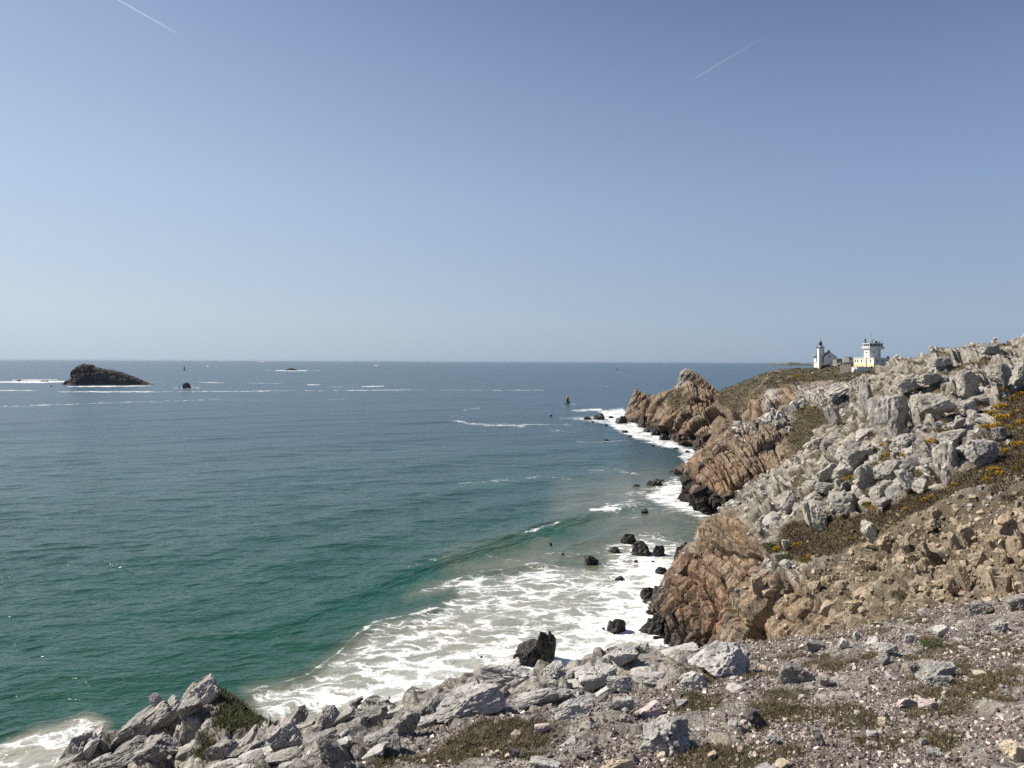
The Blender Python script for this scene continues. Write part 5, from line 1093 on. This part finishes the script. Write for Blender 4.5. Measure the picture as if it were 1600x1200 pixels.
MB().lathe([(.3, 11.6), (.3, 13.1), (.4, 13.2), (.4, 13.5), (.1, 13.7)], 10, 1.6, 7.6).build('horn_unit', M_black, T); MB().lathe([(.5, 11.6), (.55, 12.3), (.2, 12.8)], 10, 6.4, 5.6).build('equipment_box', M_black, T); MB().lathe([(.35, 11.6), (.35, 12.5)], 8, 7.6, 5.2).build('equipment_box', M_iron, T)
for k in ((1.8, 8.4), (8.8, 4.6)): MB().rod((*k, 11.6), (*k, 13.6), .04, 4).build('aerial', M_iron, T)
MB().box(9.5, 10.3, 1, 1.8, 4.75, 5.5).build('vent_box', M_trim, T)
A = empty('annex_building', WV(1339, 583.6, 312), math.radians(16), label='low flat roofed annex, white on its seaward side, below the signal station', cat='building')
MB().box(0, 6.4, 0, 4.4, -3, 2.75).build('wall', M_wall, A); MB().box(-.12, 6.52, -.12, 4.52, 2.75, 2.95).build('roof', M_greyw, A); MB().box(-.04, .02, 1.2, 2.0, -.2, 1.9).build('door', M_greyw, A)
def stone_wall(u0, v0, d0, u1, v1, d1, h, lab, n=14, th=.45):
    a, b = WV(u0, v0, d0), WV(u1, v1, d1); m = MB(); r = random.Random(int(u0)); ax = (b - a).normalized(); nr = Vector((-ax.y, ax.x, 0)).normalized() * th
    for k in range(n):
        p, q = a.lerp(b, k / n), a.lerp(b, (k + .99) / n); z = h * r.uniform(.88, 1.08)
        m.add([p - nr + Vector((0, 0, -2)), q - nr + Vector((0, 0, -2)), q + nr + Vector((0, 0, -2)), p + nr + Vector((0, 0, -2)), p - nr + Vector((0, 0, z)), q - nr + Vector((0, 0, z)), q + nr + Vector((0, 0, z)), p + nr + Vector((0, 0, z))], [(3, 2, 1, 0), (4, 5, 6, 7), (0, 1, 5, 4), (1, 2, 6, 5), (2, 3, 7, 6), (3, 0, 4, 7)])
    m.build('stone_wall', M_stone, label=lab, cat='wall')
stone_wall(1313.5, 578.6, 316, 1330, 578.2, 313, 2.4, 'pale stone retaining wall left of the white annex'); stone_wall(1316, 571, 340, 1335, 567.5, 348, 1.3, 'long stone wall climbing behind the retaining wall to the station')
for u, v, d, w, h, lab, rz in ((1326.5, 565.2, 350, 2.9, 2.0, 'ruined stone hut left of the signal station', .5), (1307.5, 565.8, 356, 3.6, 1.5, 'low ruined outbuilding right of the lighthouse', .4)):
    R_ = empty('stone_ruin', WV(u, v, d), rz, label=lab, cat='ruin'); MB().box(0, w, 0, .5, -2, h).box(0, .5, .5, 2.6, -2, h * .9).box(w - .5, w, .5, 2.6, -2, h * 1.05).box(.5, w - .5, 2.1, 2.6, -2, h * .7).build('wall', M_stone, R_); MB().box(-.1, w * .75, -.1, 2.7, h * 1.06, h * 1.2).build('roof_slab', M_trim, R_)
for u, v, w, h, lab in ((1289, 571, 15, 8, 'dark tilted slab of rock beside the lighthouse house'), (1312, 569, 9, 7, 'pale rocks on the grass between the lighthouse and the wall'), (1271, 582, 5, 3, 'white stone on the grass below the lighthouse')):
    boulder('rock_block', HS, u, v, w, h, 20, M_dark if 'dark' in lab else M_white, lab, 'rock', 'rocks on the headland')

for o in (L, T, A): o.scale = (.92, .92, 1.0)
# ------------------------------------------------------------------ sea marks, boats, contrails
bd = float(sea_d(887, 630)); B_ = empty('beacon_tower', (*W(887, 630, bd)[:2], 0), label='black and yellow beacon tower standing on a rock off the headland', cat='beacon')
MB().lathe([(2.5, -1), (2.4, .8), (2.0, 1.3), (1.5, 1.6)], 12).build('rock_base', M_wet, B_); MB().lathe([(1.35, 1.5), (1.15, 4.2)], 14).build('tower', M_black, B_); MB().lathe([(1.16, 4.2), (1.1, 4.9)], 14).build('yellow_band', M_ylw, B_)
MB().lathe([(1.1, 4.9), (1.06, 5.4)], 14).build('black_band', M_black, B_); MB().lathe([(1.06, 5.4), (1.0, 6.2), (.7, 6.5)], 14).build('yellow_top', M_ylw, B_); MB().rod((0, 0, 6.4), (0, 0, 7.3), .08, 5).build('topmark', M_black, B_)
nd = float(sea_d(288, 578.5)); n_ = empty('beacon_tower', (*W(288, 578.5, nd)[:2], 0), label='slim dark sea mark far out beyond the small round islet', cat='beacon')
MB().lathe([(5, -1), (4.5, 2.5), (2.2, 3.5)], 10).build('base', M_black, n_); MB().lathe([(1.8, 3.4), (1.5, 13), (.4, 15)], 10).build('tower', M_black, n_)
def hull(L_, w, h):
    st = [(-.5, .75, 1.0), (-.2, 1, .95), (.15, .95, 1.0), (.38, .55, 1.1), (.5, .05, 1.25)]; m = MB(); vs = []
    for x, k, z in st: vs += [(x * L_, -w / 2 * k, z * h), (x * L_, -w / 4 * k, -.3 * h), (x * L_, w / 4 * k, -.3 * h), (x * L_, w / 2 * k, z * h)]
    fs = [(4 * i + j, 4 * i + j + 1, 4 * i + j + 5, 4 * i + j + 4) for i in range(4) for j in range(3)] + [(4 * i + 3, 4 * i, 4 * i + 4, 4 * i + 7) for i in range(4)] + [(0, 1, 2, 3), (19, 18, 17, 16)]
    return m.add(vs, fs)
for u, v, s, lab in ((1217, 575.5, 1.45, 'white sailboat sailing in front of the low far coast'), (1116, 569.8, 1.7, 'tiny white sailboat near the horizon above the big rock tooth')):
    d = float(sea_d(u, v)); e = empty('sailboat', (*W(u, v, d)[:2], 0), .5, label=lab, cat='sailboat', group='sailboats'); e.scale = (s, s, s)
    hull(12, 3.8, 1.3).build('hull', M_hull, e); MB().rod((1, 0, 1), (1, 0, 16), .12, 6).build('mast', M_iron, e)
    MB().add([(.8, -.03, 2.2), (-5, -.03, 2.4), (.8, -.03, 15.5), (.8, .05, 2.2), (-5, .05, 2.4), (.8, .05, 15.5)], [(0, 1, 2), (5, 4, 3), (0, 1, 4, 3), (1, 2, 5, 4), (2, 0, 3, 5)]).build('mainsail', M_sail, e)
    MB().add([(1.2, -.03, 14), (5.6, -.03, 1.9), (1.4, -.4, 2.2), (1.2, .05, 14), (5.6, .05, 1.9), (1.4, -.32, 2.2)], [(0, 1, 2), (5, 4, 3), (0, 1, 4, 3), (1, 2, 5, 4), (2, 0, 3, 5)]).build('jib', M_sail, e)
d = float(sea_d(964, 577.8)); e = empty('motor_boat', (*W(964, 577.8, d)[:2], 0), .3, label='small dark motor boat on the open sea left of the big rock tooth', cat='boat'); e.scale = (1.0,) * 3
hull(13, 4, 2.0).build('hull', M_black, e); MB().box(-3, 2, -1.2, 1.2, 1.8, 4.2).build('cabin', M_iron, e)
def contrail(p0, p1, d, w0, w1, lab, a0):
    a, b = WV(*p0, d), WV(*p1, d * 1.15); n = 40; m = MB(); ax = (b - a).normalized(); s1 = ax.cross(Vector((0, 1, 0))).normalized(); s2 = ax.cross(s1); r = random.Random(3)
    ring = []
    for k in range(n + 1):
        f = k / n; w = (w0 + (w1 - w0) * f) / F * d * .5 * r.uniform(.9, 1.1) * min(1, 6 * f + .15); c = a.lerp(b, f)
        ring += [c + s1 * w * math.cos(j * math.pi / 4) + s2 * w * math.sin(j * math.pi / 4) for j in range(8)]
    m.add(ring, [(8 * k + j, 8 * k + (j + 1) % 8, 8 * k + 8 + (j + 1) % 8, 8 * k + 8 + j) for k in range(n) for j in range(8)])
    t = NT('ice_trail'); df = t.n('ShaderNodeBsdfDiffuse'); df.inputs[0].default_value = (.95, .95, .95, 1); tr_ = t.n('ShaderNodeBsdfTranslucent'); tr_.inputs[0].default_value = (.95, .95, .95, 1)
    tp = t.n('ShaderNodeBsdfTransparent'); ad = t.n('ShaderNodeMixShader'); ad.inputs[0].default_value = .5; t.t.links.new(df.outputs[0], ad.inputs[1]); t.t.links.new(tr_.outputs[0], ad.inputs[2])
    alpha = t.math('MULTIPLY', t.attr('dens').outputs['Fac'], a0); mx = t.n('ShaderNodeMixShader'); t.t.links.new(alpha, mx.inputs[0]); t.t.links.new(tp.outputs[0], mx.inputs[1]); t.t.links.new(ad.outputs[0], mx.inputs[2]); t.t.links.new(mx.outputs[0], t.out.inputs[0])
    o = m.build('contrail', t.m, label=lab, cat='contrail'); at = o.data.attributes.new('dens', 'FLOAT', 'POINT'); at.data.foreach_set('value', np.repeat((1 - np.linspace(0, 1, n + 1)) ** .8, 8).astype(np.float32))
contrail((172, -6), (282, 56), 16000, 2.0, 5.0, 'short bright contrail in the sky at the upper left', .18); contrail((1077, 126.5), (1198, 54), 16000, 1.8, 3.6, 'faint contrail in the sky at the upper right', .085)

# ------------------------------------------------------------------ summer haze over the sea
hz_ = NT('sea_haze'); pv = hz_.n('ShaderNodeVolumePrincipled'); pv.inputs['Density'].default_value = 1.5e-5; pv.inputs['Color'].default_value = (.47, .57, .70, 1); pv.inputs['Anisotropy'].default_value = .2
hz_.t.links.new(pv.outputs[0], hz_.out.inputs['Volume'])
MB().box(-170000, 170000, -600, 85500, -8, 62).build('haze', hz_.m, kind='stuff')
